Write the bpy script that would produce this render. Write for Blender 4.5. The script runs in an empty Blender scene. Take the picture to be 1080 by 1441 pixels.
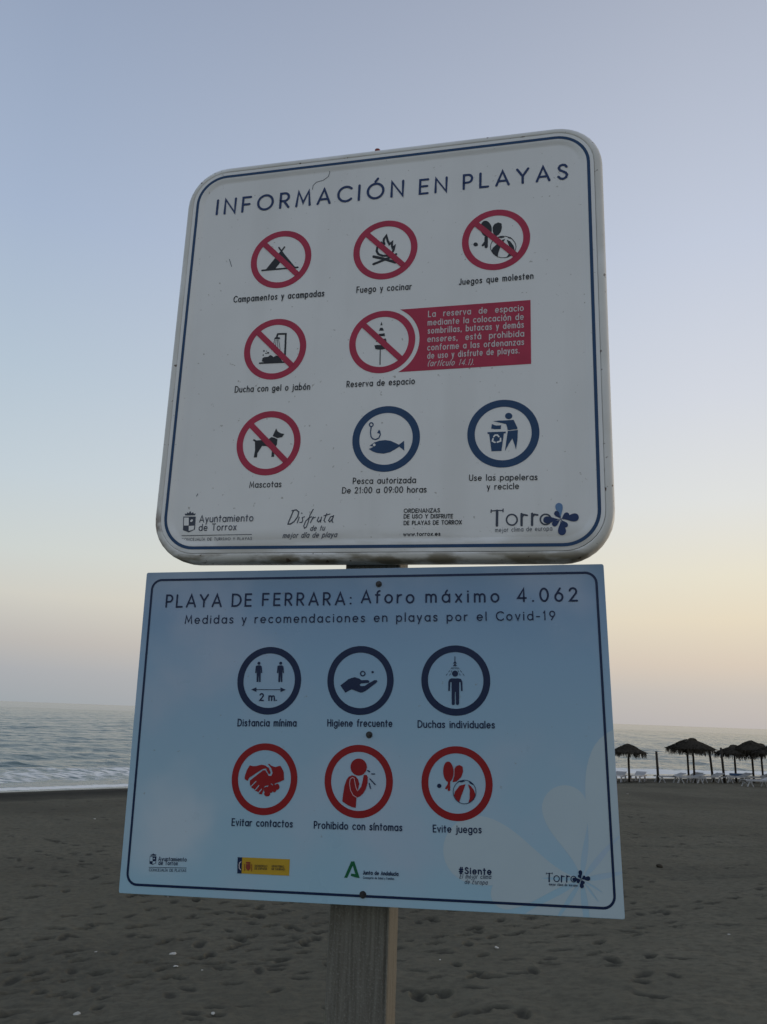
import bpy, bmesh, math, random
import numpy as np
from mathutils import Matrix, Vector, noise
from mathutils.geometry import tessellate_polygon
random.seed(7); rng = np.random.default_rng(11)
SC = bpy.context.scene; COL = SC.collection
CAMZ = 3.8
# ------------------------------------------------------------------ camera
PITCH, ROLL, FPX = 0.254424, 0.03717, 1097.68
cd = bpy.data.cameras.new('camera'); cam = bpy.data.objects.new('camera', cd); COL.objects.link(cam)
fw = Vector((0, math.cos(PITCH), math.sin(PITCH))); up = Vector((0, -math.sin(PITCH), math.cos(PITCH))); rt = Vector((1, 0, 0))
r2 = math.cos(ROLL)*rt + math.sin(ROLL)*up; u2 = -math.sin(ROLL)*rt + math.cos(ROLL)*up
m = Matrix((r2, u2, -fw)).transposed().to_4x4(); m.translation = (0, 0, CAMZ); cam.matrix_world = m
cd.sensor_fit = 'VERTICAL'; cd.sensor_height = 24; cd.lens = 24*FPX/1441; cd.clip_end = 60000; cd.clip_start = 0.05
SC.camera = cam
# ------------------------------------------------------------------ sky and sun
SUN_AZ, SUN_EL = math.radians(68), math.radians(4)      # azimuth measured from +Y towards +X
w = bpy.data.worlds.new('World'); SC.world = w; w.use_nodes = True
N, Lk = w.node_tree.nodes, w.node_tree.links
N.clear()
def nd(t, **k):
    n = N.new(t)
    for a, b in k.items(): setattr(n, a, b)
    return n
def s2l(c):
    return tuple(((v/255)/12.92 if v/255 <= .04045 else ((v/255+.055)/1.055)**2.4) for v in c)
tc = nd('ShaderNodeTexCoord'); sx = nd('ShaderNodeSeparateXYZ'); Lk.new(tc.outputs['Generated'], sx.inputs[0])
def math_(op, a, b=None):
    n = nd('ShaderNodeMath', operation=op)
    for i, v in enumerate((a, b)):
        if v is None: continue
        if isinstance(v, (int, float)): n.inputs[i].default_value = v
        else: Lk.new(v, n.inputs[i])
    return n.outputs[0]
az = math_('ARCTAN2', sx.outputs[0], sx.outputs[1])
cosd = math_('COSINE', math_('SUBTRACT', az, SUN_AZ))
el = math_('ARCSINE', math_('MAXIMUM', sx.outputs[2], 0.0))
elf = math_('DIVIDE', el, math.pi/2)
def ramp(stops):
    r = nd('ShaderNodeValToRGB'); r.color_ramp.interpolation = 'EASE' if False else 'LINEAR'
    e = r.color_ramp.elements
    for i, (d, c) in enumerate(stops):
        x = e[i] if i < 2 else e.new(d/90)
        x.position = d/90
    for x, (d, c) in zip(sorted(e, key=lambda q: q.position), sorted(stops)): x.color = (*s2l(c), 1)
    Lk.new(elf, r.inputs[0]); return r.outputs[0]
SKY_FAR = ramp([(0, (165, 173, 179)), (2, (174, 178, 184)), (4, (192, 189, 187)), (7, (214, 212, 204)), (10, (212, 218, 216)), (15, (202, 214, 222)), (22, (188, 204, 219)), (32, (172, 188, 213)), (48, (150, 164, 189)), (90, (122, 138, 170))])
SKY_SUN = ramp([(0, (193, 189, 188)), (2, (200, 195, 191)), (4, (220, 206, 192)), (7, (236, 223, 200)), (10, (238, 231, 212)), (15, (231, 232, 230)), (22, (219, 223, 232)), (32, (202, 210, 227)), (48, (174, 182, 200)), (90, (130, 144, 174))])
mr = nd('ShaderNodeMapRange'); mr.inputs[1].default_value = -.1; mr.inputs[2].default_value = .72; Lk.new(cosd, mr.inputs[0])
mx = nd('ShaderNodeMix', data_type='RGBA'); Lk.new(mr.outputs[0], mx.inputs[0]); Lk.new(SKY_FAR, mx.inputs[6]); Lk.new(SKY_SUN, mx.inputs[7])
sky = nd('ShaderNodeTexSky', sky_type='NISHITA', sun_disc=False, sun_elevation=SUN_EL, sun_rotation=SUN_AZ)
sky.air_density = 1; sky.dust_density = 1.5
skys = nd('ShaderNodeMix', data_type='RGBA', blend_type='MULTIPLY'); skys.inputs[0].default_value = 1; skys.inputs[7].default_value = (.12, .12, .12, 1)
Lk.new(sky.outputs[0], skys.inputs[6])
fin = nd('ShaderNodeMix', data_type='RGBA'); fin.inputs[0].default_value = .9
Lk.new(skys.outputs[2], fin.inputs[6]); Lk.new(mx.outputs[2], fin.inputs[7])
bg = nd('ShaderNodeBackground'); bg.inputs[1].default_value = 1.0; Lk.new(fin.outputs[2], bg.inputs[0])
wo = nd('ShaderNodeOutputWorld'); Lk.new(bg.outputs[0], wo.inputs[0])
sd = bpy.data.lights.new('sun', 'SUN'); sd.energy = .6; sd.angle = math.radians(10); sd.color = (1, .86, .68)
so = bpy.data.objects.new('sun', sd); COL.objects.link(so)
sdir = Vector((math.sin(SUN_AZ)*math.cos(SUN_EL), math.cos(SUN_AZ)*math.cos(SUN_EL), math.sin(SUN_EL)))
so.rotation_euler = sdir.to_track_quat('Z', 'Y').to_euler(); so.location = (20, 10, 20)
SC.view_settings.view_transform = 'Standard'; SC.view_settings.look = 'None'; SC.view_settings.exposure = 0; SC.view_settings.gamma = 1
SC.view_settings.use_curve_mapping = False
# ------------------------------------------------------------------ materials
def mat(name, col, rough=.6, spec=.3, metal=0, noise_amt=0, scale=20, bump=0, bscale=200, col2=None, stretch=None):
    M = bpy.data.materials.new(name); M.use_nodes = True
    n, l = M.node_tree.nodes, M.node_tree.links; p = n['Principled BSDF']
    p.inputs['Base Color'].default_value = (*col, 1); p.inputs['Roughness'].default_value = rough
    p.inputs['Specular IOR Level'].default_value = spec; p.inputs['Metallic'].default_value = metal
    t = n.new('ShaderNodeTexCoord'); src = t.outputs['Object']
    if stretch:
        mp = n.new('ShaderNodeMapping'); mp.inputs['Scale'].default_value = stretch; l.new(src, mp.inputs[0]); src = mp.outputs[0]
    if noise_amt:
        z = n.new('ShaderNodeTexNoise'); z.inputs['Scale'].default_value = scale; z.inputs['Detail'].default_value = 6; l.new(src, z.inputs[0])
        r = n.new('ShaderNodeValToRGB'); r.color_ramp.elements[0].position = .3; r.color_ramp.elements[1].position = .7
        c2 = col2 or tuple(v*(1-noise_amt) for v in col)
        r.color_ramp.elements[0].color = (*c2, 1); r.color_ramp.elements[1].color = (*col, 1)
        l.new(z.outputs[0], r.inputs[0]); l.new(r.outputs[0], p.inputs['Base Color'])
    if bump:
        z2 = n.new('ShaderNodeTexNoise'); z2.inputs['Scale'].default_value = bscale; z2.inputs['Detail'].default_value = 4; l.new(src, z2.inputs[0])
        b = n.new('ShaderNodeBump'); b.inputs['Strength'].default_value = bump; b.inputs['Distance'].default_value = .01
        l.new(z2.outputs[0], b.inputs['Height']); l.new(b.outputs[0], p.inputs['Normal'])
    return M
MT = {}
MT['navy'] = mat('navy_print', (.022, .05, .15), .45, noise_amt=.2, scale=30)
MT['navy2'] = mat('dark_navy_print', (.008, .023, .075), .4, noise_amt=.15, scale=30)
MT['ink'] = mat('black_print', (.03, .034, .042), .5, noise_amt=.2, scale=40)
MT['slate'] = mat('slate_print', (.07, .085, .12), .5, noise_amt=.25, scale=60)
MT['blue'] = mat('blue_print', (.020, .068, .165), .45, noise_amt=.15, scale=25)
MT['red'] = mat('faded_red_print', (.50, .036, .085), .45, noise_amt=.18, scale=18)
MT['red2'] = mat('fresh_red_print', (.30, .012, .016), .4, noise_amt=.1, scale=18)
MT['pink'] = mat('pale_pink_print', (.62, .42, .46), .45)
MT['pale'] = mat('pale_print', (.55, .50, .50), .45)
MT['yellow'] = mat('yellow_print', (.55, .35, .03), .45, noise_amt=.1, scale=30)
MT['crest'] = mat('maroon_print', (.26, .05, .03), .5)
MT['green'] = mat('green_print', (.008, .12, .05), .45)
MT['white'] = mat('white_print', (.66, .62, .62), .5)
MT['lightblue'] = mat('light_blue_print', (.14, .26, .46), .45)
MT['petal'] = mat('pale_petal_print', (.50, .61, .66), .35, noise_amt=.06, scale=6)
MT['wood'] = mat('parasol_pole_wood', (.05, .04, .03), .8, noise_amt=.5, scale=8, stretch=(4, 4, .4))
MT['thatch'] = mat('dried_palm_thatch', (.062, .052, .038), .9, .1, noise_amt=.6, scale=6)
MT['plastic'] = mat('white_resin', (.42, .42, .42), .45, noise_amt=.15, scale=5)
MT['litter'] = mat('white_litter', (.48, .46, .40), .5, noise_amt=.1, scale=30)
MT['cushion'] = mat('blue_fabric', (.08, .15, .3), .9, noise_amt=.3, scale=10)
MT['steel'] = mat('zinc_steel', (.08, .08, .085), .45, .5, .8, noise_amt=.4, scale=60)

def sign_paint(name, rimdirt):
    M = bpy.data.materials.new(name); M.use_nodes = True
    n, l = M.node_tree.nodes, M.node_tree.links; p = n['Principled BSDF']
    t = n.new('ShaderNodeTexCoord'); sp = n.new('ShaderNodeSeparateXYZ'); l.new(t.outputs['Object'], sp.inputs[0])
    def noi(scale, det=5, st=None):
        z = n.new('ShaderNodeTexNoise'); z.inputs['Scale'].default_value = scale; z.inputs['Detail'].default_value = det
        if st:
            mp = n.new('ShaderNodeMapping'); mp.inputs['Scale'].default_value = st; l.new(t.outputs['Object'], mp.inputs[0]); l.new(mp.outputs[0], z.inputs[0])
        else: l.new(t.outputs['Object'], z.inputs[0])
        return z.outputs[0]
    def rmp(src, a, b):
        r = n.new('ShaderNodeMapRange'); r.interpolation_type = 'SMOOTHSTEP'; r.inputs[1].default_value = a; r.inputs[2].default_value = b; l.new(src, r.inputs[0]); return r.outputs[0]
    def mix(f, a, b):
        x = n.new('ShaderNodeMix'); x.data_type = 'RGBA'
        if isinstance(f, float): x.inputs[0].default_value = f
        else: l.new(f, x.inputs[0])
        for i, v in ((6, a), (7, b)):
            if isinstance(v, tuple): x.inputs[i].default_value = (*v, 1)
            else: l.new(v, x.inputs[i])
        return x.outputs[2]
    def mul(a, b):
        x = n.new('ShaderNodeMath'); x.operation = 'MULTIPLY'
        for i, v in enumerate((a, b)):
            if isinstance(v, float): x.inputs[i].default_value = v
            else: l.new(v, x.inputs[i])
        return x.outputs[0]
    c = mix(rmp(noi(3.5), .3, .7), (.83, .83, .81), (.88, .88, .86))
    c = mix(mul(rmp(noi(5, 7, (1.6, .12, 1)), .5, .75), .2), c, (.58, .57, .54))       # rain streaks
    c = mix(mul(rmp(noi(90, 3), .69, .76), .6), c, (.3, .27, .22))                       # fly specks
    if rimdirt:
        low = rmp(sp.outputs[1], -.485, -.52)
        c = mix(mul(rmp(noi(4, 6), .3, .62), .45), c, (.52, .49, .40))
        c = mix(mul(low, rmp(noi(12, 8, (1, 3, 1)), .42, .60)), c, (.26, .23, .17))
        c = mix(rmp(noi(45, 6), .655, .70), c, (.10, .06, .035))
        cor = rmp(sp.outputs[0], -.47, -.52)
        c = mix(mul(mul(cor, rmp(sp.outputs[1], -.36, -.46)), rmp(noi(16, 6), .45, .58)), c, (.11, .055, .025))
    else:
        lo = rmp(sp.outputs[1], -.44, -.485)
        c = mix(mul(mul(lo, rmp(noi(9, 7, (.5, 2, 1)), .35, .6)), .55), c, (.40, .37, .29))
    l.new(c, p.inputs['Base Color']); p.inputs['Roughness'].default_value = .42; p.inputs['Specular IOR Level'].default_value = .35
    b = n.new('ShaderNodeBump'); b.inputs['Strength'].default_value = .12; b.inputs['Distance'].default_value = .004
    l.new(noi(14, 3), b.inputs['Height']); l.new(b.outputs[0], p.inputs['Normal'])
    return M
MT['face'] = sign_paint('weathered_white_enamel', False); MT['rim'] = sign_paint('chipped_white_rim', True)

def sky_print():
    M = bpy.data.materials.new('printed_sky_artwork'); M.use_nodes = True
    n, l = M.node_tree.nodes, M.node_tree.links; p = n['Principled BSDF']
    t = n.new('ShaderNodeTexCoord'); sp = n.new('ShaderNodeSeparateXYZ'); l.new(t.outputs['Object'], sp.inputs[0])
    r = n.new('ShaderNodeMapRange'); r.inputs[1].default_value = -.33; r.inputs[2].default_value = .33; l.new(sp.outputs[1], r.inputs[0])
    cr = n.new('ShaderNodeValToRGB'); l.new(r.outputs[0], cr.inputs[0])
    st = [(0, (.36, .57, .69)), (.35, (.36, .54, .66)), (.7, (.29, .46, .62)), (.9, (.23, .37, .54)), (1, (.21, .32, .44))]
    e = cr.color_ramp.elements
    for i, (d, c) in enumerate(st):
        x = e[i] if i < 2 else e.new(d)
        x.position = d
    for x, (d, c) in zip(sorted(e, key=lambda q: q.position), st): x.color = (*c, 1)
    z = n.new('ShaderNodeTexNoise'); z.inputs['Scale'].default_value = 2.6; z.inputs['Detail'].default_value = 4; z.inputs['Roughness'].default_value = .5
    l.new(t.outputs['Object'], z.inputs[0])
    q = n.new('ShaderNodeMapRange'); q.interpolation_type = 'SMOOTHSTEP'; q.inputs[1].default_value = .47; q.inputs[2].default_value = .72; q.inputs[4].default_value = .6; l.new(z.outputs[0], q.inputs[0])
    x = n.new('ShaderNodeMix'); x.data_type = 'RGBA'; l.new(q.outputs[0], x.inputs[0]); l.new(cr.outputs[0], x.inputs[6]); x.inputs[7].default_value = (.50, .56, .66, 1)
    # a printed cloud low on the left
    mp = n.new('ShaderNodeMapping'); mp.inputs['Location'].default_value = (.40, .19, 0); l.new(t.outputs['Object'], mp.inputs[0])
    vm = n.new('ShaderNodeVectorMath'); vm.operation = 'LENGTH'; 
    dz = n.new('ShaderNodeTexNoise'); dz.inputs['Scale'].default_value = 9; l.new(t.outputs['Object'], dz.inputs[0])
    ad = n.new('ShaderNodeVectorMath'); ad.operation = 'ADD'; sc = n.new('ShaderNodeVectorMath'); sc.operation = 'SCALE'; sc.inputs['Scale'].default_value = .16
    l.new(dz.outputs[1], sc.inputs[0]); l.new(mp.outputs[0], ad.inputs[0]); l.new(sc.outputs[0], ad.inputs[1])
    sb = n.new('ShaderNodeVectorMath'); sb.operation = 'SUBTRACT'; sb.inputs[1].default_value = (.08, .08, .08); l.new(ad.outputs[0], sb.inputs[0]); l.new(sb.outputs[0], vm.inputs[0])
    g = n.new('ShaderNodeMapRange'); g.interpolation_type = 'SMOOTHSTEP'; g.inputs[1].default_value = .14; g.inputs[2].default_value = .02; g.inputs[4].default_value = .5; l.new(vm.outputs['Value'], g.inputs[0])
    y = n.new('ShaderNodeMix'); y.data_type = 'RGBA'; l.new(g.outputs[0], y.inputs[0]); l.new(x.outputs[2], y.inputs[6]); y.inputs[7].default_value = (.68, .72, .76, 1)
    sz = n.new('ShaderNodeTexNoise'); sz.inputs['Scale'].default_value = 70; sz.inputs['Detail'].default_value = 3; l.new(t.outputs['Object'], sz.inputs[0])
    sm = n.new('ShaderNodeMapRange'); sm.interpolation_type = 'SMOOTHSTEP'; sm.inputs[1].default_value = .70; sm.inputs[2].default_value = .77; sm.inputs[4].default_value = .5; l.new(sz.outputs[0], sm.inputs[0])
    yy = n.new('ShaderNodeMix'); yy.data_type = 'RGBA'; l.new(sm.outputs[0], yy.inputs[0]); l.new(y.outputs[2], yy.inputs[6]); yy.inputs[7].default_value = (.24, .24, .22, 1); y = yy
    rz = n.new('ShaderNodeTexNoise'); rz.inputs['Scale'].default_value = 7; rz.inputs['Detail'].default_value = 7; l.new(t.outputs['Object'], rz.inputs[0])
    rm = n.new('ShaderNodeMapRange'); rm.inputs[1].default_value = .3; rm.inputs[2].default_value = .7; rm.inputs[3].default_value = .24; rm.inputs[4].default_value = .5; l.new(rz.outputs[0], rm.inputs[0]); l.new(rm.outputs[0], p.inputs['Roughness'])
    l.new(y.outputs[2], p.inputs['Base Color']); p.inputs['Roughness'].default_value = .33; p.inputs['Specular IOR Level'].default_value = .4
    return M
MT['skyprint'] = sky_print()

def post_mat():
    M = bpy.data.materials.new('weathered_post_timber'); M.use_nodes = True
    n, l = M.node_tree.nodes, M.node_tree.links; p = n['Principled BSDF']
    t = n.new('ShaderNodeTexCoord')
    def noi(scale, st, det=6):
        mp = n.new('ShaderNodeMapping'); mp.inputs['Scale'].default_value = st; l.new(t.outputs['Object'], mp.inputs[0])
        z = n.new('ShaderNodeTexNoise'); z.inputs['Scale'].default_value = scale; z.inputs['Detail'].default_value = det; l.new(mp.outputs[0], z.inputs[0]); return z.outputs[0]
    g = noi(150, (1, 1, .05)); s = noi(260, (1, 1, .8), 3); b = noi(6, (1, 1, .5))
    r = n.new('ShaderNodeValToRGB'); l.new(g, r.inputs[0]); r.color_ramp.elements[0].position = .35; r.color_ramp.elements[1].position = .68
    r.color_ramp.elements[0].color = (.115, .108, .088, 1); r.color_ramp.elements[1].color = (.18, .172, .145, 1)
    r2_ = n.new('ShaderNodeMapRange'); r2_.inputs[1].default_value = .55; r2_.inputs[2].default_value = .75; r2_.inputs[4].default_value = .45; l.new(s, r2_.inputs[0])
    x = n.new('ShaderNodeMix'); x.data_type = 'RGBA'; l.new(r2_.outputs[0], x.inputs[0]); l.new(r.outputs[0], x.inputs[6]); x.inputs[7].default_value = (.34, .33, .29, 1)
    sp = n.new('ShaderNodeSeparateXYZ'); l.new(t.outputs['Object'], sp.inputs[0])
    e1 = n.new('ShaderNodeMapRange'); e1.inputs[1].default_value = -.035; e1.inputs[2].default_value = -.06; e1.inputs[4].default_value = .8; l.new(sp.outputs[0], e1.inputs[0])
    br = n.new('ShaderNodeMapRange'); br.inputs[1].default_value = .45; br.inputs[2].default_value = .62; l.new(b, br.inputs[0])
    ml = n.new('ShaderNodeMath'); ml.operation = 'MULTIPLY'; l.new(e1.outputs[0], ml.inputs[0]); l.new(br.outputs[0], ml.inputs[1])
    y = n.new('ShaderNodeMix'); y.data_type = 'RGBA'; l.new(ml.outputs[0], y.inputs[0]); l.new(x.outputs[2], y.inputs[6]); y.inputs[7].default_value = (.13, .15, .04, 1)
    e2 = n.new('ShaderNodeMapRange'); e2.inputs[1].default_value = .0595; e2.inputs[2].default_value = .0625; e2.inputs[4].default_value = .85; l.new(sp.outputs[0], e2.inputs[0])
    y2 = n.new('ShaderNodeMix'); y2.data_type = 'RGBA'; l.new(e2.outputs[0], y2.inputs[0]); l.new(y.outputs[2], y2.inputs[6]); y2.inputs[7].default_value = (.15, .128, .09, 1)
    l.new(y2.outputs[2], p.inputs['Base Color']); p.inputs['Roughness'].default_value = .85
    bu = n.new('ShaderNodeBump'); bu.inputs['Strength'].default_value = .7; bu.inputs['Distance'].default_value = .003
    ad = n.new('ShaderNodeMath'); ad.operation = 'ADD'; l.new(g, ad.inputs[0]); l.new(s, ad.inputs[1]); l.new(ad.outputs[0], bu.inputs['Height']); l.new(bu.outputs[0], p.inputs['Normal'])
    return M
MT['post'] = post_mat()

def sand_mat():
    M = bpy.data.materials.new('dark_volcanic_sand'); M.use_nodes = True
    n, l = M.node_tree.nodes, M.node_tree.links; p = n['Principled BSDF']
    t = n.new('ShaderNodeTexCoord')
    def noi(scale, det=6, rg=.5):
        z = n.new('ShaderNodeTexNoise'); z.inputs['Scale'].default_value = scale; z.inputs['Detail'].default_value = det; z.inputs['Roughness'].default_value = rg; l.new(t.outputs['Object'], z.inputs[0]); return z.outputs[0]
    def mixc(f, a, b):
        x = n.new('ShaderNodeMix'); x.data_type = 'RGBA'; l.new(f, x.inputs[0])
        for i, v in ((6, a), (7, b)):
            if isinstance(v, tuple): x.inputs[i].default_value = (*v, 1)
            else: l.new(v, x.inputs[i])
        return x.outputs[2]
    def mr_(s, a, b, c=0, d=1):
        r = n.new('ShaderNodeMapRange'); r.interpolation_type = 'SMOOTHSTEP'
        for i, v in zip((1, 2, 3, 4), (a, b, c, d)): r.inputs[i].default_value = v
        l.new(s, r.inputs[0]); return r.outputs[0]
    c = mixc(mr_(noi(.35), .3, .7), (.122, .112, .081), (.150, .138, .102))
    c = mixc(mr_(noi(9, 8, .6), .35, .72), c, (.098, .090, .067))
    c = mixc(mr_(noi(220, 2), .66, .76, 0, .8), c, (.30, .29, .27))
    c = mixc(mr_(noi(420, 2), .6, .72, 0, .8), c, (.03, .03, .028))
    at = n.new('ShaderNodeAttribute'); at.attribute_name = 'damp_and_shade'; c = mixc(at.outputs['Fac'], c, (.036, .034, .028))
    a2 = n.new('ShaderNodeAttribute'); a2.attribute_name = 'wet'; c = mixc(a2.outputs['Fac'], c, (.07, .066, .055))
    l.new(c, p.inputs['Base Color']); l.new(mr_(a2.outputs['Fac'], 0, 1, .95, .22), p.inputs['Roughness'])
    p.inputs['Specular IOR Level'].default_value = .15; l.new(mr_(a2.outputs['Fac'], 0, 1, .05, .5), p.inputs['Specular IOR Level'])
    b = n.new('ShaderNodeBump'); b.inputs['Distance'].default_value = .02; l.new(mr_(a2.outputs['Fac'], 0, 1, .45, .03), b.inputs['Strength'])
    ad = n.new('ShaderNodeMath'); ad.operation = 'ADD'; l.new(noi(18, 5), ad.inputs[0]); l.new(noi(75, 3), ad.inputs[1]); l.new(ad.outputs[0], b.inputs['Height']); l.new(b.outputs[0], p.inputs['Normal'])
    return M
MT['sand'] = sand_mat()

def sea_mat():
    M = bpy.data.materials.new('sea_water'); M.use_nodes = True
    n, l = M.node_tree.nodes, M.node_tree.links; p = n['Principled BSDF']
    t = n.new('ShaderNodeTexCoord')
    def noi(scale, st, det=4, rot=0):
        mp = n.new('ShaderNodeMapping'); mp.inputs['Scale'].default_value = st; mp.inputs['Rotation'].default_value = (0, 0, rot); l.new(t.outputs['Object'], mp.inputs[0])
        z = n.new('ShaderNodeTexNoise'); z.inputs['Scale'].default_value = scale; z.inputs['Detail'].default_value = det; l.new(mp.outputs[0], z.inputs[0]); return z.outputs[0]
    at = n.new('ShaderNodeAttribute'); at.attribute_name = 'foam'
    f = noi(2.2, (.6, 1.6, 1), 6, -.5)
    ad = n.new('ShaderNodeMath'); ad.operation = 'ADD'; l.new(at.outputs['Fac'], ad.inputs[0]); l.new(f, ad.inputs[1])
    r = n.new('ShaderNodeMapRange'); r.interpolation_type = 'SMOOTHSTEP'; r.inputs[1].default_value = .78; r.inputs[2].default_value = 1.0; l.new(ad.outputs[0], r.inputs[0])
    x = n.new('ShaderNodeMix'); x.data_type = 'RGBA'; l.new(r.outputs[0], x.inputs[0]); x.inputs[6].default_value = (.07, .12, .115, 1); x.inputs[7].default_value = (.84, .82, .77, 1)
    l.new(x.outputs[2], p.inputs['Base Color']); p.inputs['IOR'].default_value = 1.333
    rr = n.new('ShaderNodeMapRange'); rr.inputs[3].default_value = .16; rr.inputs[4].default_value = .8; l.new(r.outputs[0], rr.inputs[0]); l.new(rr.outputs[0], p.inputs['Roughness'])
    b = n.new('ShaderNodeBump'); b.inputs['Strength'].default_value = .8; b.inputs['Distance'].default_value = .2
    a2 = n.new('ShaderNodeMath'); a2.operation = 'ADD'; l.new(noi(1.6, (.5, 1, 1), 6, -.55), a2.inputs[0]); l.new(noi(.25, (.4, 1, 1), 4, -.5), a2.inputs[1])
    l.new(a2.outputs[0], b.inputs['Height']); l.new(b.outputs[0], p.inputs['Normal'])
    return M
MT['sea'] = sea_mat()
# ------------------------------------------------------------------ helpers
def link(name, me, material=None, parent=None, kind=None):
    o = bpy.data.objects.new(name, me); COL.objects.link(o)
    if material is not None and me is not None: me.materials.append(material)
    if parent is not None: o.parent = parent
    if kind: o['kind'] = kind
    return o
def mesh(name, V, F, smooth=False):
    me = bpy.data.meshes.new(name); me.from_pydata([tuple(map(float, v)) for v in V], [], F); me.update()
    if smooth: me.polygons.foreach_set('use_smooth', [True]*len(me.polygons))
    return me
def tag(o, label, cat, group=None):
    o['label'] = label; o['category'] = cat
    if group: o['group'] = group
    return o
def empty(name, M): 
    o = bpy.data.objects.new(name, None); COL.objects.link(o); o.matrix_world = M; o.empty_display_size = .1; return o
class MB:
    def __init__(s): s.V = []; s.F = []
    def add(s, V, F):
        k = len(s.V); s.V += [tuple(v) for v in V]; s.F += [tuple(i+k for i in f) for f in F]
    def box(s, x0, x1, y0, y1, z0, z1, M=None):
        V = [Vector((x, y, z)) for x in (x0, x1) for y in (y0, y1) for z in (z0, z1)]
        if M: V = [M @ v for v in V]
        s.add(V, [(0, 1, 3, 2), (4, 6, 7, 5), (0, 4, 5, 1), (2, 3, 7, 6), (0, 2, 6, 4), (1, 5, 7, 3)])
    def bar(s, a, b, w, h=None):
        a = Vector(a); b = Vector(b); d = (b-a); L = d.length; q = d.to_track_quat('Z', 'Y').to_matrix().to_4x4(); q.translation = a
        h = h or w; s.box(-w/2, w/2, -h/2, h/2, 0, L, q)
    def tube(s, pts, rad, n=10, cap=True):
        rings = []
        for i, p in enumerate(pts):
            p = Vector(p); a = Vector(pts[max(i-1, 0)]); b = Vector(pts[min(i+1, len(pts)-1)]); q = (b-a).to_track_quat('Z', 'Y').to_matrix()
            r = rad[i] if isinstance(rad, (list, tuple)) else rad
            rings.append([p+q @ Vector((r*math.cos(t*2*math.pi/n), r*math.sin(t*2*math.pi/n), 0)) for t in range(n)])
        V = [v for r in rings for v in r]; F = []
        for i in range(len(rings)-1):
            for t in range(n): F.append((i*n+t, i*n+(t+1) % n, (i+1)*n+(t+1) % n, (i+1)*n+t))
        if cap: F += [tuple(range(n))[::-1], tuple(range((len(rings)-1)*n, len(rings)*n))]
        s.add(V, F)
    def obj(s, name, material, parent=None, smooth=False, kind=None):
        return link(name, mesh(name, s.V, s.F, smooth), material, parent, kind)
# ---- flat print: strokes and fills lie on a sign face (x right, y up, z towards the reader)
class Print:
    def __init__(s, z): s.V = []; s.F = []; s.z = z; s.k = 0
    def lift(s):
        s.k += 1; return s.z + (s.k % 60)*1.2e-5
    def poly(s, pts, z=None):
        z = s.lift() if z is None else z
        tri = tessellate_polygon([[Vector((p[0], p[1], 0)) for p in pts]])
        k = len(s.V); s.V += [(p[0], p[1], z) for p in pts]
        for t in tri:
            a, b, c = (pts[i] for i in t)
            if (b[0]-a[0])*(c[1]-a[1])-(b[1]-a[1])*(c[0]-a[0]) < 0: t = t[::-1]
            s.F.append(tuple(k+i for i in t))
    def stroke(s, pts, w):
        z = s.lift(); P = [Vector(p[:2]) for p in pts]
        Q = [P[0]]
        for p in P[1:]:
            if (p-Q[-1]).length > 1e-6: Q.append(p)
        P = Q
        if len(P) < 2: P = [P[0], P[0]+Vector((w*.05, 0))]
        closed = len(P) > 3 and (P[0]-P[-1]).length < 1e-4
        if closed: P = P[:-1]
        n = len(P); h = w/2; L = []; R = []
        for i in range(n):
            a = P[(i-1) % n] if (closed or i) else None; b = P[(i+1) % n] if (closed or i < n-1) else None
            if a is None: d = (b-P[i]).normalized(); nn = Vector((-d.y, d.x)); m_ = nn*h
            elif b is None: d = (P[i]-a).normalized(); nn = Vector((-d.y, d.x)); m_ = nn*h
            else:
                d1 = (P[i]-a).normalized(); d2 = (b-P[i]).normalized(); n1 = Vector((-d1.y, d1.x)); n2 = Vector((-d2.y, d2.x)); m_ = n1+n2
                if m_.length < .2: m_ = n1*h
                else: m_ = m_.normalized(); m_ = m_*min(h/max(m_.dot(n1), .35), h*2.2)
            L.append(P[i]+m_); R.append(P[i]-m_)
        k = len(s.V)
        for i in range(n): s.V += [(L[i].x, L[i].y, z), (R[i].x, R[i].y, z)]
        for i in range(n if closed else n-1):
            j = (i+1) % n; s.F.append((k+2*i+1, k+2*j+1, k+2*j, k+2*i))
        if not closed:
            for i, d in ((0, (P[0]-P[1]).normalized()), (n-1, (P[-1]-P[-2]).normalized())):
                kk = len(s.V); nn = Vector((-d.y, d.x))
                arc = [P[i]+nn*h*math.cos(t)+d*h*math.sin(t) for t in np.linspace(math.pi, 0, 6)]
                s.V += [(v.x, v.y, z) for v in arc]; s.F.append(tuple(range(kk, kk+6)))
    def obj(s, name, material, parent): return link(name, mesh(name, s.V, s.F), material, parent)
def arc(cx, cy, rx, ry, a0, a1, n=14): return [(cx+rx*math.cos(math.radians(t)), cy+ry*math.sin(math.radians(t))) for t in np.linspace(a0, a1, n)]
X = .66
bowl = lambda c=.31: arc(c, .33, .30, .33, 0, 360, 24)
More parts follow.
